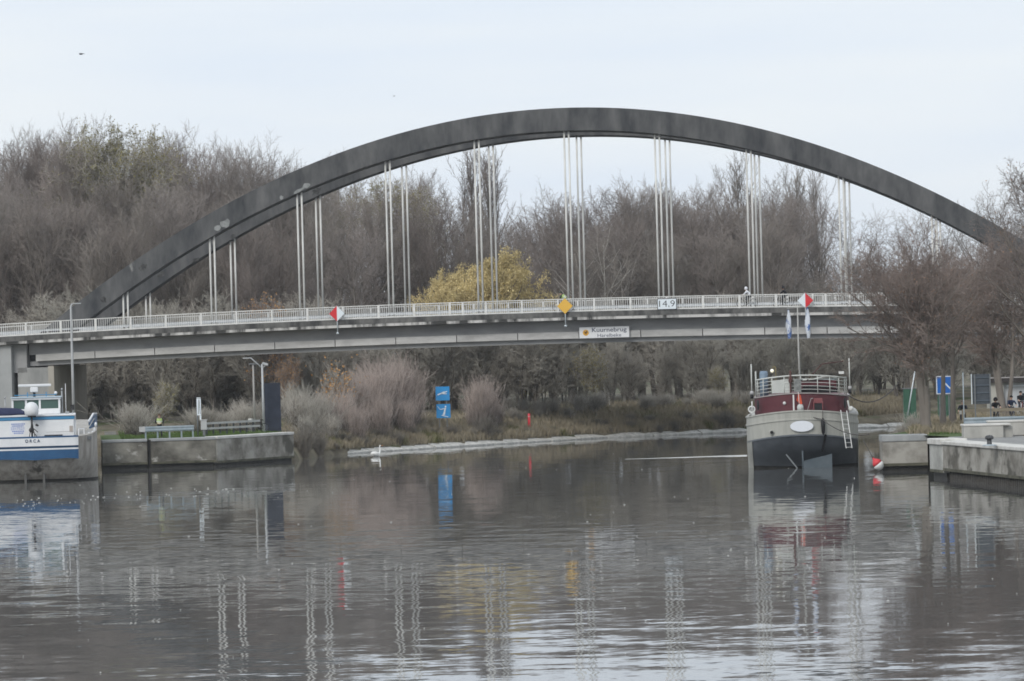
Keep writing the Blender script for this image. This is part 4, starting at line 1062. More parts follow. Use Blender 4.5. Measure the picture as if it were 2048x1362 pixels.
#@@PART4
# ------------------------------------------------------------------ boats
def outline(b, y0, Ls, Lb, Ltot, n=9, p=1.0, x_t=0.):
    """right half of a hull outline from the stern centre round to the bow: list of (x, y)"""
    q = [(x_t * i / 3, y0 + .02 * i * x_t / 3) for i in range(3)] if x_t else [(0, y0)]
    for i in range(0 if x_t else 1, n + 1):
        t = math.pi / 2 * i / n
        q.append((x_t + (b - x_t) * math.sin(t) ** p, y0 + (.06 * x_t if x_t else 0) + Ls * (1 - math.cos(t))))
    for i in range(1, 7): q.append((b, y0 + Ls + (Ltot - Lb - y0 - Ls) * i / 6))
    for i in range(1, 7):
        t = math.pi / 2 * i / 6; q.append((b * math.cos(t) + .02, Ltot - Lb + Lb * math.sin(t)))
    return q

def ring(half, zf):
    pts = [(x, y) for x, y in half]; full = pts + [(-x, y) for x, y in reversed(pts[1:])] if pts[0][0] == 0 else pts + [(-x, y) for x, y in reversed(pts)]
    return [Vector((x, y, zf(x, y))) for x, y in full]

def stern_strip(half, off, zlo, zhi, th=.03, upto=None):
    """a plate band wrapped round the stern, proud of the hull by off"""
    pts = [p for p in half if upto is None or p[1] <= upto]
    line = [(-x, y) for x, y in reversed(pts[1:])] + pts
    m = MB(); rows = []
    for i, (x, y) in enumerate(line):
        a, b = line[max(0, i - 1)], line[min(len(line) - 1, i + 1)]; d = Vector((b[0] - a[0], b[1] - a[1], 0)).normalized(); nn = Vector((d.y, -d.x, 0))
        o, q = Vector((x, y, 0)) + nn * off, Vector((x, y, 0)) + nn * (off - th)
        rows.append([o + Vector((0, 0, zlo(x))), o + Vector((0, 0, zhi(x))), q + Vector((0, 0, zhi(x))), q + Vector((0, 0, zlo(x)))])
    return m.loft(rows, smooth=False)

def barge():
    p = at(72, 960, 271); rz = R(5.6)
    root = thing('cargo_barge', 'blue and white inland barge named Orca moored stern toward the camera at the left edge', 'barge', (p.x, 271, 0), rz)
    hullm = M('barge_hull_grey', (.27, .25, .225), (.46, .44, .405), scale=1.6, stretch=(1.6, 1.6, .25), rough=.55, c3=(.09, .085, .075), s3=.5, t3=.6)
    blue = M('barge_blue', (.010, .068, .17), (.016, .09, .21), scale=1, rough=.35, spec=.5); lb = M('barge_light_blue', (.06, .24, .44), rough=.4); dkb = M('barge_dark_blue', (.012, .045, .10), rough=.4)
    wht = M('barge_white', (.66, .68, .70), (.76, .77, .78), scale=.8, rough=.4); glass = M('wheelhouse_glass', (.05, .10, .085), rough=.08, spec=.6); dark = M('barge_dark_gear', (.03, .03, .032), rough=.6); navy = M('navy_cover', (.016, .022, .06), (.03, .04, .09), scale=3, rough=.85)
    steel = M('barge_steel', (.35, .36, .37), rough=.4, metal=.4)
    H0 = lambda z, y0, b=3.95: ring(outline(b, y0, 3.2, 7, 42, x_t=2.0), lambda x, y: z)
    def zt(x, y): return 2.86 + .5 * min(1, max(0, (y - .6) / 4)) 
    rings = [H0(-.8, 2.2, 3.85), H0(-.1, 1.7, 3.92), H0(.25, 1.3, 3.95), H0(.7, .8), H0(1.15, .4), H0(1.5, .2), H0(2.1, .1), ring(outline(3.95, 0, 3.2, 7, 42, x_t=2.0), zt)]
    MB().loft(rings, caps=True).build('hull', hullm, root)
    bl = H0(.02, 1.55, 3.97); MB().loft([[v + Vector((0, 0, -.1)) for v in bl], [v + Vector((0, 0, .12)) for v in H0(0, 1.42, 3.97)]], caps=False).build('boot_line', dark_wet, root)
    st = [(0, 0), (1.0, .03), (2.0, .08), (2.55, .13), (2.72, .2)]
    cz = lambda x: 1.48 - .10 * math.cos(x * 1.1) - .17 * (abs(x) / 2.72) ** 3
    stern_strip(st, .06, lambda x: cz(x), lambda x: 2.03).build('stern_plate', blue, root)
    stern_strip(st, .075, lambda x: 2.03, lambda x: 2.13).build('white_line', wht, root)
    stern_strip(st, .06, lambda x: 2.133, lambda x: 2.27).build('dark_line', dkb, root)
    nb = stern_strip(st, .085, lambda x: 2.273, lambda x: 2.80).build('name_band', wht, root)
    stern_strip(st, .10, lambda x: 2.803, lambda x: 2.90, .1).build('gunwale', blue, root)
    lettering('O R C A', .95, .2, dkb, root, (-.15, -.115, 2.62), bold=.015)
    MB().box(-3.6, 3.6, 1, 40, 2.6, 2.8).build('deck', M('deck_grey', (.12, .13, .14), rough=.8), root)
    # deckhouse
    MB().box(-4.0, 2.5, 1.3, 7, 2.8, 3.93).build('deckhouse', wht, root, .06)
    MB().box(-4.03, 2.53, 1.27, 7.03, 3.933, 4.15).build('deckhouse_stripe', lb, root, .03)
    MB().box(-4.1, 2.6, 1.2, 7.1, 4.153, 4.26).build('deckhouse_roof', wht, root, .03)
    MB().box(2.52, 2.62, 1.5, 1.8, 2.8, 4.3).build('corner_post', wht, root)
    MB().box(2.2, 2.42, 1.27, 1.297, 3.1, 3.5).build('vent_panel', M('vent_grey', (.4, .36, .33), rough=.8), root)
    MB().bar((1.35, 1.05, 3.14), (2.45, 1.05, 3.14), .03).bar((.7, 1.05, 3.14), (1.35, 1.05, 3.14), .02).build('handrail', steel, root)
    MB().box(.6, 1.75, .9, 1.15, 2.88, 2.96).build('gangplank', dark, root)
    # wheelhouse with window panes
    MB().box(-1.45, 1.62, 3.6, 6.4, 4.263, 4.62).build('wheelhouse', wht, root, .04)
    MB().box(-1.4, 1.57, 3.66, 6.35, 4.623, 5.2).build('window_glass', glass, root)
    for x in (-1.45, -.58, .3, 1.56): MB().box(x - .05, x + .08, 3.6, 3.72, 4.62, 5.2).build('window_post', wht, root)
    MB().box(-.1, .25, 4.4, 4.9, 4.63, 5.1).build('wheelhouse_seat', dark, root)
    MB().box(-1.5, 1.68, 3.5, 6.5, 5.203, 5.34).build('wheelhouse_roof', wht, root, .04)
    MB().box(-1.55, 1.72, 3.4, 6.6, 5.343, 5.40).build('roof_cap', M('roof_light_blue', (.45, .55, .62), rough=.4), root)
    MB().bar((-1.3, 3.6, 5.52), (1.4, 3.6, 5.52), .05).bar((-.45, 3.6, 5.4), (-.45, 3.6, 5.7), .06).bar((.75, 3.6, 5.4), (.75, 3.6, 5.7), .06).build('roof_rail', lb, root)
    MB().box(-.28, .22, 3.7, 4.3, 5.7, 6.02).build('radar_pedestal', wht, root, .05); MB().tube([(-.02, 4, 5.38), (-.02, 4, 5.75)], .08, 8).build('radar_column', dark, root)
    MB().box(-1.05, 1.08, 3.9, 4.1, 6.06, 6.22).build('radar_scanner', wht, root, .04)
    MB().ball((1.36, 3.7, 5.62), .11, 12).build('roof_lamp', wht, root)
    MB().tube([(1.75, 4, 4.3), (1.75, 4, 5.75)], .05, 6).ball((1.76, 4, 5.85), .07).build('signal_mast', steel, root)
    MB().tube([(2.0, 3, 4.3), (2.0, 3, 6.2)], .022, 5).build('aerial', wht, root)
    MB().box(2.3, 2.55, 2, 2.2, 4.5, 4.85).build('floodlight', dark, root); MB().bar((2.42, 2.1, 4.25), (2.42, 2.1, 4.5), .05).build('floodlight_post', steel, root)
    MB().box(1.95, 2.2, 2.2, 2.5, 4.26, 4.42).build('vent_box', steel, root)
    MB().tube([(-1.9, 3.4, 4.25), (-1.9, 3.4, 5.3)], .05, 6).ball((-1.9, 3.4, 5.4), .07).build('signal_mast', steel, root)
    # covered dinghy on the house roof
    rings = []
    for i in range(9):
        t = i / 8; x = -3.4 + 2.85 * t; h = .52 * math.sin(math.pi * min(.98, max(.04, .1 + t * .88))) ** .4
        rings.append([Vector((x, 2.0 + .75 * math.cos(a), 4.27 + max(0, h * math.sin(a)) + (.1 * math.sin(t * 9) * .3))) for a in [math.pi * k / 8 for k in range(9)]])
    MB().loft(rings).build('dinghy_cover', navy, root)
    # satellite dome on its mast
    MB().lathe([(.30, 0), (.42, .08), (.46, .3), (.43, .58), (.30, .78), (.12, .87), (.01, .88)], (-.18, .75, 4.22), 18).build('satellite_dome', wht, root)
    MB().box(-.42, .1, .6, .9, 4.12, 4.22).build('dome_bracket', dark, root)
    MB().tube([(-.18, .75, 2.8), (-.18, .75, 4.12)], .06, 8).build('dome_mast', dark, root)
    g = MB()
    for a, b in (((-.36, .7, 2.85), (-.2, .7, 3.7)), ((.0, .7, 2.85), (-.14, .7, 3.7)), ((-.18, .65, 3.25), (.12, .65, 2.9)), ((-.2, .65, 3.5), (.2, .65, 3.15))): g.bar(a, b, .05)
    g.ball((-.22, .68, 3.3), .16, 8).ball((.12, .68, 3.62), .08, 8).ball((.2, .66, 3.58), .06, 8).build('winch_gear', dark, root)
    # telephone board print on the deckhouse wall
    MB().box(-1.62, -.62, 1.285, 1.298, 3.02, 3.82).build('notice_panel', M('notice_white', (.7, .72, .76), rough=.5), root)
    ink = M('notice_blue_ink', (.12, .20, .50), rough=.6)
    lettering('2317521', .85, .17, ink, root, (-1.12, 1.278, 3.42))
    rn = random.Random(3); t = MB()
    for z, x0, x1 in ((3.70, -1.5, -.66), (3.58, -1.45, -.7), (3.24, -1.45, -.7), (3.12, -1.35, -.75)):
        x = x0
        while x < x1:
            ww = rn.uniform(.05, .1); t.box(x, x + ww, 1.276, 1.284, z - .035, z + .035); x += ww + .03
    t.build('faded_print', ink, root)
    # right bulwark, fender loops and gate further forward
    sd = [(3.98, 7.5), (3.98, 13)]
    MB().add([(3.55, 7, 3.2), (3.98, 9, 3.2), (3.98, 14, 3.3), (3.45, 7, 3.62), (3.75, 8.2, 4.1), (3.98, 14, 4.05), (3.45, 7.1, 3.2), (3.9, 9.1, 3.2), (3.9, 14, 3.3), (3.4, 7.1, 3.62), (3.68, 8.3, 4.1), (3.9, 14, 4.05)],
             [(0, 1, 4, 3), (1, 2, 5, 4), (6, 9, 10, 7), (7, 10, 11, 8), (3, 4, 10, 9), (4, 5, 11, 10), (0, 3, 9, 6), (2, 8, 11, 5), (0, 6, 7, 1), (1, 7, 8, 2)]).build('bulwark', blue, root)
    MB().bar((3.42, 7, 3.66), (3.74, 8.2, 4.15), .1).bar((3.74, 8.2, 4.15), (3.95, 14, 4.1), .1).build('bulwark_cap', wht, root)
    fr = MB()
    for a, b in (((2.78, 1.2, 2.85), (2.78, 1.2, 3.3)), ((3.12, 1.4, 2.85), (3.12, 1.4, 3.3)), ((2.78, 1.2, 3.3), (3.12, 1.4, 3.3)), ((2.78, 1.2, 2.87), (3.12, 1.4, 2.87))): fr.bar(a, b, .06)
    fr.build('boarding_gate', wht, root)
    for i, (x, y, z) in enumerate(((3.3, 1.7, 2.72), (3.42, 1.95, 2.88), (3.55, 2.2, 2.72), (3.66, 2.5, 2.95), (3.78, 2.9, 3.15), (3.88, 3.4, 3.5))):
        MB().ball((x, y, z), .13, 8, (.7, 1, 1.3)).build('fender', wht, root)
    MB().tube([(3.2, 1.5, 3.1), (3.5, 2.4, 3.45), (3.8, 4, 3.9)], .025, 5).build('mooring_line', M('rope_pale', (.5, .48, .42), rough=.9), root)
    MB().box(-.75, -.6, 1.0, 2.2, -.6, .62).box(.42, .57, 1.0, 2.2, -.6, .62).build('rudder', M('barge_rudder', (.12, .12, .115), rough=.6), root)

def houseboat():
    p = at(1606, 942, 256); rz = R(-4.4)
    root = thing('houseboat', 'grey and maroon converted barge houseboat moored on the right with stern facing the camera', 'houseboat', (p.x, 256, 0), rz)
    grey = M('houseboat_grey', (.35, .355, .325), (.43, .43, .395), scale=2.2, stretch=(2.2, 2.2, .22), rough=.5, spec=.35, lo=.3, hi=.6, c3=(.24, .225, .195), s3=1.6, t3=.64); dark = M('houseboat_dark_hull', (.085, .098, .115), (.13, .145, .165), scale=.8, rough=.35, spec=.5)
    mar = M('maroon_paint', (.085, .024, .032), (.115, .034, .042), scale=1.2, rough=.4); wht = M('houseboat_white', (.68, .69, .68), rough=.45); rail = M('pale_rail_paint', (.58, .60, .57), rough=.5)
    blk = M('houseboat_black', (.015, .015, .017), rough=.5); rope = M('rope_dark', (.09, .085, .08), rough=.9); canvas = M('pale_canvas', (.46, .48, .46), (.54, .55, .53), scale=2, rough=.9); blu = M('blue_grey_funnel', (.18, .25, .33), (.24, .31, .39), scale=2, rough=.6)
    B, LT, LB_ = 3.36, 21, 5.5
    O = lambda b, y0, Ls=3.0: outline(b, y0, Ls, LB_, LT, n=10, p=.92)
    kn = lambda x, y: 2.02 - .40 * (x / B) ** 2
    lo = [ring(O(3.31, 3.0, 2.3), lambda x, y: -.8), ring(O(3.33, 2.4, 2.4), lambda x, y: -.05), ring(O(3.34, 1.8, 2.5), lambda x, y: .45), ring(O(3.35, 1.05, 2.7), lambda x, y: .95 - .1 * (x / B) ** 2), ring(O(3.355, .4, 2.9), lambda x, y: 1.45 - .25 * (x / B) ** 2), ring(O(B, .02), kn)]
    MB().loft(lo).build('lower_hull', dark, root)
    up = [ring(O(B + .02, 0), lambda x, y: kn(x, y) + .003), ring(O(B + .03, -.1), lambda x, y: 2.95 - .34 * (x / B) ** 2), ring(O(B + .02, -.16), lambda x, y: 3.46 - .36 * (x / B) ** 2 + .4 * max(0, (y - 14) / 7))]
    MB().loft(up).build('upper_hull', grey, root)
    h = O(B + .03, -.1)
    stern_strip(h, .05, lambda x: 2.93 - .34 * (x / B) ** 2, lambda x: 3.01 - .34 * (x / B) ** 2, .05, 18).build('rubbing_strake', grey, root)
    stern_strip(O(B + .02, -.16), .05, lambda x: 3.44 - .36 * (x / B) ** 2, lambda x: 3.52 - .36 * (x / B) ** 2, .15, 15).build('gunwale', grey, root)
    stern_strip(O(B, .02), .03, lambda x: kn(x, 0) - .05, lambda x: kn(x, 0) + .05, .03, 18).build('knuckle_line', dark, root)
    for s in (-1, 1):        # grey strips painting the light reflected by the dark hull quarters
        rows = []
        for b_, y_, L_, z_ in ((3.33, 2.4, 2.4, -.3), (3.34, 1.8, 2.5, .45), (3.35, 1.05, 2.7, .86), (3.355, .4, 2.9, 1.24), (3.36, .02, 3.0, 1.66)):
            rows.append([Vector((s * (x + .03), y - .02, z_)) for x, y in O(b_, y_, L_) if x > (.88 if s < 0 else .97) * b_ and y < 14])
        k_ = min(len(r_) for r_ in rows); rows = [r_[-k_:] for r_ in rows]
        MB().loft(rows, closed=False, caps=False).build('quarter_light_strip', grey, root)
    MB().loft([ring(O(3.37, 2.36, 2.4), lambda x, y: -.1), ring(O(3.375, 2.2, 2.42), lambda x, y: .14)], caps=False).build('boot_line', dark_wet, root)
    # rudder
    rud = M('rudder_blue_grey', (.075, .10, .118), (.11, .135, .155), scale=1.5, rough=.5)
    MB().prism([(.04, -.4), (.04, .42), (.25, .48), (1.76, .82), (1.76, -.4)], 'y', .9, 1.0).build('rudder', rud, root)
    MB().tube([(.0, .95, -.4), (.0, .95, 1.35)], .06, 8).build('rudder_post', rud, root)
    MB().bar((-1.0, 1.0, .85), (-.35, 1.0, .0), .16, .08).build('rudder_arm', M('grey_arm', (.2, .22, .23), rough=.6), root)
    # name plate, hawse hole, fender, ladder
    k = 28
    MB().prism([(.70 * math.cos(2 * math.pi * i / k), 2.55 + .33 * math.sin(2 * math.pi * i / k)) for i in range(k)], 'y', -.17, -.125).build('name_plate', M('plate_white', (.74, .77, .82), rough=.35), root)
    MB().lathe([(.15, -.03), (.15, .03), (.09, .06), (.09, -.02)], k=14, M=Matrix.Translation((-1.82, .30, 2.22)) @ Matrix.Rotation(R(90), 4, 'X')).build('hawse_pipe', grey, root)
    MB().lathe([(.10, 0), (.10, .02), (.001, .021)], k=14, M=Matrix.Translation((-1.82, .22, 2.22)) @ Matrix.Rotation(R(90), 4, 'X')).build('hawse_hole', blk, root)
    MB().lathe([(.03, -.85), (.1, -.7), (.13, -.3), (.12, 0), (.04, .16)], (1.28, -.12, 2.85), 10).build('fender', blk, root)
    MB().tube([(1.28, -.12, 3.0), (1.28, -.12, 3.45)], .02, 5).build('fender_rope', rope, root)
    MB().bar((1.42, .1, 2.0), (1.2, .6, 1.0), .1).build('dark_tyre_strap', blk, root)
    ld = MB(); a0, a1, b0, b1 = Vector((2.36, .5, 3.45)), Vector((2.72, .75, 3.40)), Vector((2.63, .1, 1.15)), Vector((2.98, .3, 1.15))
    ld.bar(a0, b0, .05).bar(a1, b1, .05)
    for i in range(1, 9): ld.bar(a0.lerp(b0, i / 8.2), a1.lerp(b1, i / 8.2), .03)
    ld.build('ladder', wht, root)
    # maroon deckhouse with rounded back
    D = lambda b, y0: outline(b, y0, 2.0, 1.5, 14, n=10, p=.85)
    rr = [ring(D(2.86, .9), lambda x, y: 3.1), ring(D(2.86, .9), lambda x, y: 4.50 - .26 * (x / 2.86) ** 2)]
    MB().loft(rr).build('deckhouse', mar, root)
    stern_strip(D(2.86, .9), .06, lambda x: 4.50 - .26 * (x / 2.86) ** 2, lambda x: 4.56 - .26 * (x / 2.86) ** 2, .12, 13.4).build('roof_edge', M('roof_edge_grey', (.35, .33, .32), rough=.6), root)
    for s in (-1, 1):
        MB().lathe([(.26, 0), (.24, .04), (.001, .05)], k=14, M=Matrix.Translation((s * 2.62, 1.55, 3.86)) @ Matrix.Rotation(R(s * 62), 4, 'Z') @ Matrix.Rotation(R(90), 4, 'X') @ Matrix.Diagonal((.55, 1.25, 1, 1))).build('porthole', blk, root)
    MB().lathe([(.1, 0), (.09, .05), (.001, .06)], k=14, M=Matrix.Translation((-1.02, .93, 3.95)) @ Matrix.Rotation(R(90), 4, 'X')).build('stern_light', wht, root)
    # stern gear
    MB().bar((-.46, .4, 3.45), (-.46, .4, 4.45), .09).build('white_post', wht, root)
    MB().lathe([(.19, 0), (.2, .25), (.15, .38), (.02, .42)], (-.06, .35, 3.46), 12).build('capstan', M('capstan_pale', (.5, .52, .51), rough=.6), root)
    MB().tube([(-.1, .3, 3.5), (-.16, .3, 4.6)], .02, 5).build('flag_staff', wht, root)
    MB().add([(-.16, .29, 4.55), (-.28, .22, 4.1), (-.02, .24, 3.85), (.06, .33, 3.9), (-.02, .36, 4.4), (-.15, .31, 4.0)], [(0, 1, 5), (0, 5, 4), (5, 1, 2), (5, 2, 3), (5, 3, 4)]).build('stern_flag', M('flag_orange_red', (.60, .10, .05), rough=.8), root)
    cm = M('chair_maroon', (.22, .07, .075), rough=.6)
    MB().box(.76, 1.28, .65, .7, 3.9, 4.2).box(.72, .78, .45, .7, 3.5, 4.0).box(1.26, 1.32, .45, .7, 3.5, 4.0).build('deck_chair', cm, root, .02)
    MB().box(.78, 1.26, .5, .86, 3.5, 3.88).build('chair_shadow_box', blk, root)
    MB().bar((.35, .6, 3.46), (.6, .6, 4.2), .04).bar((.6, .6, 4.2), (.72, .6, 4.2), .04).build('hand_crank', M('crank_grey', (.3, .28, .28), rough=.6), root)
    # rail round the roof deck
    Rl = outline(2.74, 1.1, 2.0, 1.4, 9, n=10, p=.85); pts = [(-x, y) for x, y in reversed(Rl[1:13])] + Rl[:13]
    zr = lambda x: -.26 * (x / 2.86) ** 2
    MB().tube([(x, y, 5.60 + zr(x)) for x, y in pts], .045, 6).build('top_rail', rail, root)
    for zz in (4.76, 4.97, 5.18, 5.39):
        MB().tube([(x, y, zz + zr(x)) for x, y in pts], .018, 5).build('rail', rail, root)
    for i in range(0, len(pts), 2):
        x, y = pts[i]; MB().tube([(x, y, 4.5 + zr(x)), (x, y, 5.6 + zr(x))], .028, 5).build('rail_post', rail, root)
    MB().add([(-1.75, 1.30, 4.56), (-.55, 1.14, 4.56), (-.55, 1.14, 5.42), (-1.75, 1.30, 5.32), (-1.75, 1.36, 4.56), (-.55, 1.2, 4.56), (-.55, 1.2, 5.42), (-1.75, 1.36, 5.32)], [(0, 1, 2, 3), (4, 7, 6, 5), (0, 4, 5, 1), (3, 2, 6, 7), (0, 3, 7, 4), (1, 5, 6, 2)]).build('canvas_screen', canvas, root)
    MB().lathe([(.26, 4.3), (.26, 5.75), (.22, 5.9), (.02, 5.92)], (-2.25, 2.4, 0), 12).build('funnel', blu, root)
    # low maroon wheelhouse with windows on the right
    MB().box(-.1, 2.2, 2.2, 5.2, 4.5, 4.72).build('wheelhouse_sill', blk, root)
    MB().box(-.05, 2.15, 2.25, 5.2, 4.723, 5.28).build('wheelhouse', mar, root, .04)
    MB().box(.1, 2.0, 2.22, 2.248, 4.78, 4.93).build('window', blk, root)
    MB().tube([(.1, 2.15, 5.30), (.8, 2.1, 5.34), (1.3, 2.1, 5.46), (1.8, 2.15, 5.48), (2.2, 2.3, 5.33)], .05, 6).build('awning_hoop', rail, root)
    MB().box(-.1, 2.2, 2.2, 5.3, 5.283, 5.33).build('wheelhouse_roof', M('roof_green_grey', (.10, .13, .14), rough=.6), root)
    MB().box(2.3, 2.62, 1.9, 2.2, 5.62, 5.78).build('roof_box', wht, root)
    wd = M('brown_spar', (.10, .05, .045), rough=.8)
    MB().tube([(-.62, 1.05, 3.9), (-.62, 1.05, 5.9)], .06, 6).ball((-.62, 1.0, 5.35), .16, 8, (.8, .6, 1.5)).build('stern_spar', wd, root)
    MB().box(-.42, .02, 1.05, 1.2, 4.6, 5.4).build('gear_bundle', M('gear_grey', (.16, .17, .17), (.28, .29, .28), scale=6, rough=.8), root)
    MB().tube([(.3, 1.4, 5.2), (1.3, 1.8, 6.25), (2.6, 2.1, 6.38)], .035, 5).build('boom', wd, root)
    MB().tube([(1.3, 1.8, 6.25), (.7, 1.6, 6.05), (.05, 1.4, 5.95)], .02, 5).build('boom_rope', rope, root)
    # lamp on hooked pole
    MB().tube([(-1.5, 1.5, 4.5), (-1.5, 1.5, 6.08), (-1.55, 1.5, 6.16), (-1.66, 1.5, 6.16), (-1.70, 1.5, 6.06)], .02, 5).build('lamp_pole', M('brass', (.35, .28, .12), rough=.4), root)
    MB().ball((-1.72, 1.5, 5.92), .11, 12).build('globe_lamp', EM('globe_glow', (1, .92, .6), .55), root)
    # side poles with ball feet
    for x, y, z0, z1 in ((-3.0, 2.4, 4.6, 6.35), (2.95, 2.5, 4.75, 6.55)):
        MB().tube([(x, y, z0), (x, y, z1)], .04, 6).build('side_pole', rail, root); MB().ball((x, y, z0), .13, 10).build('pole_ball', M('ball_grey', (.4, .4, .4), rough=.5), root)
        MB().tube([(x, y, z0 - .35), (x, y, z0 - .1)], .1, 8).build('pole_foot', blk, root)
    MB().tube([(-2.75, 3.0, 4.4), (-2.75, 3.0, 5.9)], .05, 6).build('vent_pipe', rail, root)
    # mast, stays and flags
    MB().tube([(-.05, 3.2, 4.5), (-.1, 3.2, 7), (-.1, 3.2, 9.75)], [.07, .06, .035], 7).build('mast', M('mast_pale', (.42, .42, .40), rough=.5), root)
    MB().tube([(-.75, 3.2, 9.7), (.65, 3.2, 9.75)], .02, 5).build('yard', M('mast_pale', (.42, .42, .40)), root)
    st = MB()
    for a, b in (((-.70, 3.2, 9.7), (-1.0, 2.6, 5.5)), ((-.3, 3.2, 8.2), (-.55, 2.6, 5.6)), ((.6, 3.2, 9.7), (.9, 3, 5.4)), ((-.1, 3.2, 9.7), (-2.7, 5, 5.0))): st.tube([a, b], .010, 4)
    st.build('stay', rope, root)
    fb = bpy.data.materials.new('limp_flag_cloth'); fb.use_nodes = True
    fl = M('flag_white_blue', (.62, .66, .72), (.10, .18, .42), scale=3.2, stretch=(1, 1, .6), rough=.85, lo=.52, hi=.58)
    rn = random.Random(8)
    for x0, top, ln_ in ((-.66, 9.6, 1.75), (.5, 9.7, 1.85)):
        rows = []
        for i in range(10):
            t = i / 9; w_ = .03 + .13 * math.sin(math.pi * min(1, t * .85 + .02)) ** 1.2
            rows.append([Vector((x0 + w_ * math.cos(a) * (1 + .25 * math.sin(3 * a + i)) + .02 * i / 9, 3.15 + w_ * .45 * math.sin(a) * (1 + .5 * math.sin(2 * a + i * .7)), top - ln_ * t)) for a in [2 * math.pi * k / 12 for k in range(12)]])
        MB().loft(rows).build('limp_flag', fl, root)
    # fairlead coils on the quarters
    MB().lathe([(.2, -.05), (.24, 0), (.2, .05), (.14, 0), (.2, -.05)], k=12, M=Matrix.Translation((-3.02, 2.0, 3.6)) @ Matrix.Rotation(R(80), 4, 'X')).tube([(-3.0, 2, 3.4), (-3.0, 2, 4.1)], .04, 6).build('fairlead', wht, root)
    MB().ball((2.98, 1.9, 3.5), .16, 10).tube([(2.9, 2, 3.4), (2.8, 2, 4.0)], .05, 6).build('fairlead', wht, root)
    # lines
    Mx = Matrix.Translation((p.x, 256, 0)) @ Matrix.Rotation(rz, 4, 'Z')
    def cat_(a, b, sag, n=12): return [Vector(a).lerp(Vector(b), i / n) + Vector((0, 0, -sag * 4 * (i / n) * (1 - i / n))) for i in range(n + 1)]
    MB().tube(cat_((-.05, .2, 3.55), (1.2, -.2, 2.95), .12) + cat_((1.2, -.2, 2.95), (4.0, -6.5, 2.1), .35)[1:], .03, 5).build('stern_line', rope, root)
    MB().tube(cat_((2.86, 2.2, 4.3), (6.0, 9.5, 4.9), .75), .035, 5).build('shore_line', rope, root)
    # red and white fender buoy floating at the quay corner
    q = on_z(1744, 938, 0); r = thing('buoy', 'red and white round fender buoy hanging at the corner of the right quay', 'buoy', (21.0, 246.0, .40)); r.rotation_euler = (0, R(-38), 0)
    MB().lathe([(.02, -.34), (.2, -.28), (.3, -.08), (.3, .05)], k=14).build('lower_half', wht, r); MB().lathe([(.3, .053), (.26, .2), (.15, .34), (.06, .42), (.05, .5)], k=14).build('upper_half', M('buoy_red', (.60, .06, .07), rough=.5), r)
    MB().tube([(0, 0, .48), (.25, .25, 1.65)], .02, 5).build('hanging_rope', rope, r)
barge()
houseboat()

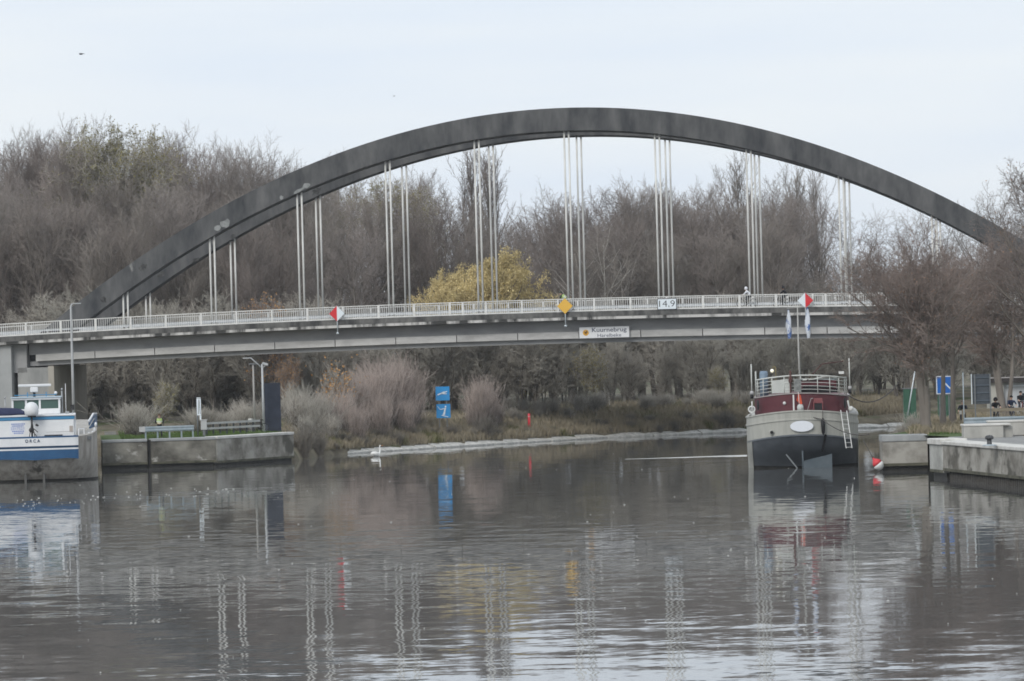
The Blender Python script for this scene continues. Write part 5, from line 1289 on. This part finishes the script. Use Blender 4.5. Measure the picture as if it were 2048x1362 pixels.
# ------------------------------------------------------------------ lamps, signs and small things ashore and afloat
def street():
    gal = M('lamp_post_steel', (.40, .42, .43), (.5, .51, .52), scale=2, rough=.5, metal=.2); dk = M('dark_board', (.018, .024, .04), (.03, .038, .06), scale=1.5, rough=.5); wht = MATS['sign_white']; blue = M('traffic_blue', (.03, .20, .52), rough=.4); blk = MATS['sign_black']
    ps = M('post_grey', (.16, .17, .18), rough=.6)
    # left lamp post
    d = 345; z1 = z_at(142, 608, d); x = at(144, 700, d).x; r = thing('street_lamp', 'tall pale street lamp with short arm standing before the left end of the bridge', 'street lamp', (x, d, gz(x, d)))
    h = z1 - gz(x, d); MB().tube([(0, 0, -.1), (0, 0, h * .5), (0, 0, h - .25), (.08, 0, h - .03), (.2, 0, h)], [.13, .11, .085, .075, .06], 8).build('post', gal, r)
    MB().box(.2, .82, -.09, .09, h - .01, h + .07).build('lamp_head', gal, r, .02)
    # pair of posts behind the left quay
    d = 312; g = 2.1; x = at(526, 800, d).x; h = z_at(524, 728, d) - g
    r = thing('street_lamp', 'pale lamp post with long left arm and lamp heads beside the dark blue board', 'street lamp', (x, d, g))
    MB().tube([(0, 0, -.1), (0, 0, h)], [.10, .07], 8).build('post', gal, r)
    MB().tube([(0, 0, h - .3), (-.8, 0, h + .45), (-.95, 0, h + .47)], .045, 6).build('arm', gal, r); MB().box(-1.4, -.92, -.08, .08, h + .43, h + .5).build('lamp_head', gal, r)
    MB().box(0, .42, -.1, .1, h + .0, h + .16, Matrix.Translation((0, 0, h)) @ Matrix.Rotation(R(18), 4, 'Y') @ Matrix.Translation((0, 0, -h))).build('lamp_head', gal, r); MB().bar((.1, 0, h - .25), (.3, 0, h), .05).build('bracket', gal, r)
    x = at(508, 800, d + 3).x; h2 = z_at(505, 728, d + 3) - g; r = thing('street_lamp', 'thin plain post with flat cap left of the double lamp post', 'street lamp', (x, d + 3, g))
    MB().tube([(0, 0, -.1), (0, 0, h2)], [.09, .06], 8).build('post', M('thin_post', (.34, .33, .31), rough=.6), r); MB().box(-.32, .32, -.1, .1, h2 - .03, h2 + .05).build('lamp_head', ps, r)
    # dark blue board
    d = 313; a, b = at(529, 800, d).x, at(561, 800, d).x; z0, z1 = z_at(545, 862, d), z_at(545, 766, d); r = thing('information_board', 'tall dark navy board standing beside the lamp posts on the left bank', 'board', ((a + b) / 2, d, 2.0), 0)
    hw = (b - a) / 2; MB().box(-hw, hw, 0, .1, z0 - 2.0, z1 - 2.0).build('panel', dk, r, .01)
    for zz in np.linspace(z0 - 1.9, z1 - 2.1, 5): MB().box(-hw + .04, hw - .04, -.02, -.002, zz - .02, zz + .02).build('batten', M('batten_navy', (.03, .035, .05), rough=.6), r)
    for s in (-1, 1): MB().bar((s * hw * .7, .13, -.2), (s * hw * .7, .13, z0 - 1.6), .07).build('leg', ps, r)
    # tide-gauge like white sign on grey post and cabinet
    d = 302; x = at(395, 840, d).x; r = thing('quay_sign', 'narrow white board with dark stripes on a grey post on the left quay', 'sign', (x, d, 2.03)); zt = z_at(395, 795, d) - 2.03; zb = z_at(395, 842, d) - 2.03
    MB().tube([(0, .06, -.1), (0, .06, zt)], .055, 8).build('post', ps, r); MB().box(-.02, .27, -.06, -.01, zb + .4, zt).build('panel', wht, r)
    s = MB()
    s.prism([(.06, zb + .5), (.10, zb + .5), (.16, zt - .15), (.12, zt - .15)], 'y', -.07, -.063); s.prism([(.19, zb + .5), (.23, zb + .5), (.17, zt - .15), (.14, zt - .15)], 'y', -.07, -.063); s.box(-.02, .27, -.068, -.062, zt - .08, zt - .05); s.build('dark_mark', ps, r)
    MB().box(.16, .28, -.05, .0, zb + .05, zb + .39).build('lower_panel', wht, r)
    x = at(407, 840, 301).x; r = thing('control_cabinet', 'light grey control cabinet beside the narrow white quay sign', 'cabinet', (x, 301, 2.03)); MB().box(-.2, .22, 0, .3, .5, 1.18).build('box', M('cabinet_grey', (.42, .43, .43), rough=.6), r, .02); MB().box(-.08, .1, .05, .25, -.1, .497).build('plinth', ps, r); MB().box(-.24, .26, -.04, .34, 1.183, 1.23).build('lid', M('cabinet_lid', (.5, .5, .5), rough=.6), r)
    # two blue water sport signs on one post frame
    d = 341.5; x = at(886, 820, d).x
    r = thing('water_sport_sign', 'two square blue water sport signs one above the other on the far bank', 'sign', (x, d, gz(x, d)))
    g = gz(x, d); zc1, zc2 = z_at(887, 787, d) - g, z_at(888, 822, d) - g
    for zc, ox in ((zc1, 0), (zc2, .03)):
        MB().box(ox - .56, ox + .56, 0, .04, zc - .56, zc + .56).build('sign_panel', M('sign_blue', (.03, .26, .58), rough=.4), r)
    for x_ in (-.3, .3): MB().bar((x_, .1, -.2), (x_, .1, zc1 + .4), .07).build('post', ps, r)
    f = MB()     # swimmer / water skier figures, flat print
    f.bar((-.4, -.02, zc1 - .1), (-.02, -.02, zc1 + .06), .09, .03, (0, 1, 0)).bar((-.1, -.02, zc1 + .02), (.18, -.02, zc1 + .1), .15, .03, (0, 1, 0)).bar((.14, -.02, zc1 + .08), (.36, -.02, zc1 + .16), .07, .03, (0, 1, 0)).bar((.0, -.02, zc1 - .02), (.34, -.02, zc1 - .03), .05, .03, (0, 1, 0)).build('swimmer_figure', wht, r)
    f = MB(); z = zc2
    f.bar((.2, -.02, z + .42), (.22, -.02, z + .3), .12, .03, (0, 1, 0)).bar((.2, -.02, z + .26), (.12, -.02, z - .02), .12, .03, (0, 1, 0)).bar((.12, -.02, z - .02), (-.02, -.02, z - .36), .08, .03, (0, 1, 0)).bar((.16, -.02, z - .04), (.1, -.02, z - .34), .07, .03, (0, 1, 0)).bar((.18, -.02, z + .22), (-.22, -.02, z + .12), .06, .03, (0, 1, 0)).bar((-.14, -.02, z - .34), (.4, -.02, z - .48), .05, .03, (0, 1, 0)).bar((-.22, -.02, z + .12), (-.45, -.02, z + .42), .03, .03, (0, 1, 0))
    f.build('skier_figure', wht, r)
    # red marker and white bits on the far bank
    d = 352; x = at(1058, 832, d).x; r = thing('marker_post', 'small bright red marker post on the far bank', 'marker post', (x, d, gz(x, d))); h = z_at(1058, 827, d) - gz(x, d)
    MB().lathe([(.11, -.2), (.11, h - .05), (.08, h)], k=10).build('body', M('marker_red', (.75, .06, .08), rough=.4), r); MB().lathe([(.113, h - .3), (.113, h - .2)], k=10).build('band', M('marker_pink', (.75, .3, .3), rough=.4), r)
    # right bank: green cabinets, leaning pole, blue sign, back of a road sign
    green = M('cabinet_green', (.035, .10, .065), (.05, .13, .085), scale=2, rough=.5)
    for px, d, h0, nm in ((1820, 290, 1.9, 'green metal cabinet standing left of the thick tree trunk'), (1889, 286, 1.6, 'green metal cabinet half hidden behind trunks under the blue sign')):
        x = at(px, 800, d).x; g = gz(x, d); r = thing('metal_cabinet', nm, 'cabinet', (x, d, g)); h0 = z_at(px, 778 if px < 1850 else 790, d) - g; MB().box(-.42, .42, 0, .5, -.1, h0).build('body', green, r, .02); MB().box(-.46, .46, -.04, .54, h0 + .003, h0 + .08).build('lid', ps, r); MB().box(-.01, .01, -.012, -.002, .1, h0 - .1).build('door_gap', blk, r)
    d = 267; A, B_ = at(1830, 741, d), at(1815, 824, d); r = thing('leaning_pole', 'white pole leaning against nothing beside the thick tree trunk', 'pole', B_); MB().tube([(0, 0, -.2), A - B_], .04, 6).build('shaft', wht, r); MB().tube([(A - B_) * .985, (A - B_) * 1.005], .05, 6).build('tip', ps, r)
    r['label'] = 'slanting white pole beside the thick tree trunk on the right bank'
    d = 274; x = at(1888, 770, d).x; g = gz(x, d); zc = z_at(1888, 770, d) - g; r = thing('road_sign', 'blue sign with white border and white diagonal bar behind the tree trunks', 'road sign', (x, d, g))
    MB().box(-.5, .5, 0, .04, zc - .58, zc + .58).build('border', wht, r); MB().box(-.44, .44, -.012, -.002, zc - .52, zc + .52).build('face', M('road_sign_blue', (.02, .14, .50), rough=.4), r)
    MB().prism([(-.12, zc + .22), (-.04, zc + .3), (.44, zc - .22), (.44, zc - .34)], 'y', -.022, -.014).build('diagonal_bar', wht, r)
    for s in (-.3, .3): MB().bar((s, .08, -.1), (s, .08, zc + .5), .07).build('post', ps, r)
    d = 250; x = at(1963, 780, d).x; g = gz(x, d); z0, z1 = z_at(1963, 808, d) - g, z_at(1963, 748, d) - g; r = thing('road_sign', 'grey back of a tall road sign on two posts in front of the hut', 'road sign', (x, d, g))
    MB().box(-.52, .52, .0, .03, z0, z1).build('panel', M('sign_back_dark', (.055, .065, .08), (.08, .09, .105), scale=2, rough=.6), r)
    for zz in np.linspace(z0 + .2, z1 - .2, 4): MB().box(-.5, .5, -.05, -.003, zz - .035, zz + .035).build('stiffener', M('stiffener', (.09, .11, .135), rough=.6), r)
    for s in (-.40, .50): MB().bar((s, -.09, -.1), (s, -.09, z1), .075).build('post', ps, r)
    MB().bar((-.58, .02, z0), (-.58, .02, z1 + .02), .05).build('edge_strip', wht, r)
    d = 256; x = at(1926, 760, d).x; g = gz(x, d); r = thing('thin_post', 'thin white post between the trunks and the back of the road sign', 'post', (x, d, g)); MB().tube([(0, 0, 0), (0, 0, z_at(1926, 744, d) - g)], .035, 6).build('shaft', wht, r); MB().ball((0, 0, z_at(1926, 744, d) - g), .045, 8).build('cap', ps, r)
    # pale hut
    d = 303; x0 = at(1981, 790, d).x; g = gz(x0 + 2, d); zt = z_at(1990, 757, d) - g; r = thing('hut', 'pale flat roofed hut with dark roof edge behind the cyclists', 'hut', (x0, d, g))
    MB().box(.05, .95, 0, 3, -.2, zt - .3).build('left_wall', M('hut_beige', (.36, .35, .31), (.44, .43, .39), scale=1, rough=.9), r)
    MB().box(.953, 8, .4, 3, -.2, zt - .3).build('wall', M('hut_pale', (.42, .44, .46), (.52, .54, .56), scale=.8, rough=.7), r)
    MB().box(-.1, 8.2, -.3, 3.3, zt - .297, zt).build('roof', M('hut_roof_dark', (.04, .035, .035), rough=.7), r); MB().box(-.14, 8.24, -.34, 3.34, zt + .003, zt + .05).build('roof_trim', M('hut_trim', (.3, .28, .27), rough=.6), r)
    MB().box(1.2, 7.5, .37, .397, zt - .62, zt - .5).build('light_strip', wht, r); MB().box(2.3, 4.2, .36, .397, .9, 1.5).build('window', M('hut_window', (.03, .04, .05), rough=.1), r)
    # swan, ducks-like tufts left out; floating swan near the far bank
    q = on_z(752, 913, 0); r = thing('swan', 'white swan floating close to the far bank', 'swan', (q.x, q.y, 0), R(-70))
    sp = [((0, -.42, .24), .03), ((0, -.25, .2), .12), ((0, 0, .14), .19), ((0, .2, .16), .15), ((0, .3, .28), .07), ((0, .33, .48), .05), ((0, .29, .68), .045), ((0, .33, .80), .05), ((0, .42, .80), .045)]
    me = bpy.data.meshes.new('body'); me.from_pydata([a for a, _ in sp], [(i, i + 1) for i in range(len(sp) - 1)], []); o = bpy.data.objects.new('body', me); COL.objects.link(o); o.modifiers.new('s', 'SKIN').use_smooth_shade = True
    for i, v in enumerate(me.skin_vertices[0].data): v.radius = (sp[i][1], sp[i][1]); v.use_root = i == 2
    s_ = o.modifiers.new('b', 'SUBSURF'); s_.levels = 2
    m2 = bpy.data.meshes.new_from_object(o.evaluated_get(bpy.context.evaluated_depsgraph_get())); bpy.data.objects.remove(o); m2.materials.clear(); m2.materials.append(M('swan_white', (.78, .78, .76), rough=.8)); link('body', m2, r)
    MB().lathe([(.03, 0), (.025, .06), (.004, .12)], k=8, M=Matrix.Translation((0, .45, .79)) @ Matrix.Rotation(R(-100), 4, 'X')).build('beak', M('swan_beak', (.5, .18, .04), rough=.5), r)
    for s in (-1, 1): MB().ball((s * .15, -.08, .24), .2, 10, (.35, 1.3, .7)).build('wing', MATS['swan_white'], r)
    # birds in the sky
    bm = M('bird_dark', (.03, .03, .03), rough=.8)
    for px, py, s, nm in ((162, 108, 1., 'dark bird flying high above the left wood'), (788, 192, .45, 'tiny distant bird in the sky left of the arch crown')):
        c = at(px, py, 300); r = thing('bird', nm, 'bird', c, R(60)); r.scale = (s, s, s)
        MB().ball((0, 0, 0), .07, 8, (.8, 2.4, .8)).build('body', bm, r); MB().add([(0, .08, 0), (0, -.06, 0), (.22, -.03, .06), (.38, -.1, .01)], [(0, 1, 2), (0, 2, 3), (1, 3, 2)]).add([(0, .08, 0), (0, -.06, 0), (-.22, -.03, .06), (-.38, -.1, .01)], [(0, 1, 2), (0, 2, 3), (1, 3, 2)]).build('wings', bm, r)
    # floating leaves, and sky glints on the water painted as pale flecks
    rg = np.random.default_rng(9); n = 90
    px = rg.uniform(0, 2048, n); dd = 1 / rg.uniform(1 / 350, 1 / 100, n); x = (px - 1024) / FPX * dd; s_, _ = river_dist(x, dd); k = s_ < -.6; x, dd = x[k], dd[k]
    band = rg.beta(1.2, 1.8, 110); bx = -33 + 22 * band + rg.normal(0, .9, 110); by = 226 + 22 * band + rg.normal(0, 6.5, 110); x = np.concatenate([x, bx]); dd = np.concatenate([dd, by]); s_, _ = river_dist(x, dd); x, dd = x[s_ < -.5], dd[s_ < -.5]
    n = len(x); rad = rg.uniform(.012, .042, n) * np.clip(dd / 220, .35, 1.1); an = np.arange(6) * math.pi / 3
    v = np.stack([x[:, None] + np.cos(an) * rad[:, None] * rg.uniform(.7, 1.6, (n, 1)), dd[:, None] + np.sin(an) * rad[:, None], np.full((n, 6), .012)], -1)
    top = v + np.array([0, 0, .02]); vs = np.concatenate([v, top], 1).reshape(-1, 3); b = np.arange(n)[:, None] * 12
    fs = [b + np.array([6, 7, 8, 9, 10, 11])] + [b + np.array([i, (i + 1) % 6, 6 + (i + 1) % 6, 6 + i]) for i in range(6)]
    tag(link('leaf_glint_flecks', np_mesh('leaf_glint_flecks', vs, [np.concatenate(fs[1:]), fs[0]]), None, M('fleck_glint_pale', (.6, .6, .58), rough=.7)), kind='stuff')
    # pale strip painting the sky glint of a wake left of the houseboat
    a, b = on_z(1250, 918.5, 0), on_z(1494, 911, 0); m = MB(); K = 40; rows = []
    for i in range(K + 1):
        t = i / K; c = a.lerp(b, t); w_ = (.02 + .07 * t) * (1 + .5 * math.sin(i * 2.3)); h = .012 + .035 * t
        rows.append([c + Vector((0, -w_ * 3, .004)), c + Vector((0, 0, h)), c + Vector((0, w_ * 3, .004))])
    tag(m.loft(rows, closed=False).build('wake_glint_strip', M('fleck_glint_pale', (.6, .6, .58))), kind='stuff')
street()

# ------------------------------------------------------------------ trees on the right bank, nearest the camera
def right_trees():
    rnd = random.Random(21)
    T = [Proto('bank_tree', 12, (bark, twig_red, leaf_brn), seed=200 + i, r=.36, n=(19, 10, 8, 8), a=(46, 40, 42, 45), ln=(.41, .42, .42, .42), stems=3, t0=.38, trop=(.07, .05, .03, .0), tw=.010, leaves=1500, lsize=.12) for i in range(2)]
    T2 = Proto('bank_tree', 12, (bark, twig_red, leaf_brn), seed=210, r=.26, n=(20, 9, 8, 7), a=(48, 38, 42, 45), ln=(.36, .42, .42, .42), t0=.44, tw=.010, leaves=700, lsize=.12)
    dkt = Proto('bank_tree', 17, (bark, twig, leaf_brn), seed=220, r=.34, n=(34, 9, 8, 7), a=(48, 38, 42, 45), ln=(.30, .42, .42, .42), t0=.14, tw=.012, leaves=900, lsize=.14)
    for pr, px, d, y0, wd, nm in ((T[0], 1852, 252, 462, 1.0, 'reddish bare bank tree with the thickest split trunk right of the houseboat'), (T2, 1882, 261, 500, .9, 'slim dark trunked tree just right of the thick split trunk'), (T2, 1902, 266, 490, .95, 'third tree of the right bank row standing in front of the blue sign'),
                                  (T[1], 2008, 284, 480, .95, 'bare tree in front of the pale hut'), (dkt, 2092, 262, 330, 1.0, 'tall dark tree cut off by the right picture edge')):
        x = at(px, 700, d).x; pr.put(x, d, z_at(px, y0, d) - gz(x, d), nm, 'tree', None, wd, rnd=rnd)
right_trees()

# ------------------------------------------------------------------ the grey air of the day
def haze():
    o = MB().box(-9500, 9500, -3100, 12500, -3.6, 37).build('haze', bpy.data.materials.new('haze_air'))
    m = o.data.materials[0]; m.use_nodes = True; t = m.node_tree; t.nodes.clear()
    v = t.nodes.new('ShaderNodeVolumePrincipled'); v.inputs['Color'].default_value = (.93, .96, 1, 1); v.inputs['Density'].default_value = HAZE; v.inputs['Anisotropy'].default_value = .3
    t.links.new(v.outputs['Volume'], t.nodes.new('ShaderNodeOutputMaterial').inputs['Volume'])
    tag(o, kind='stuff')
HAZE = .00012
haze()
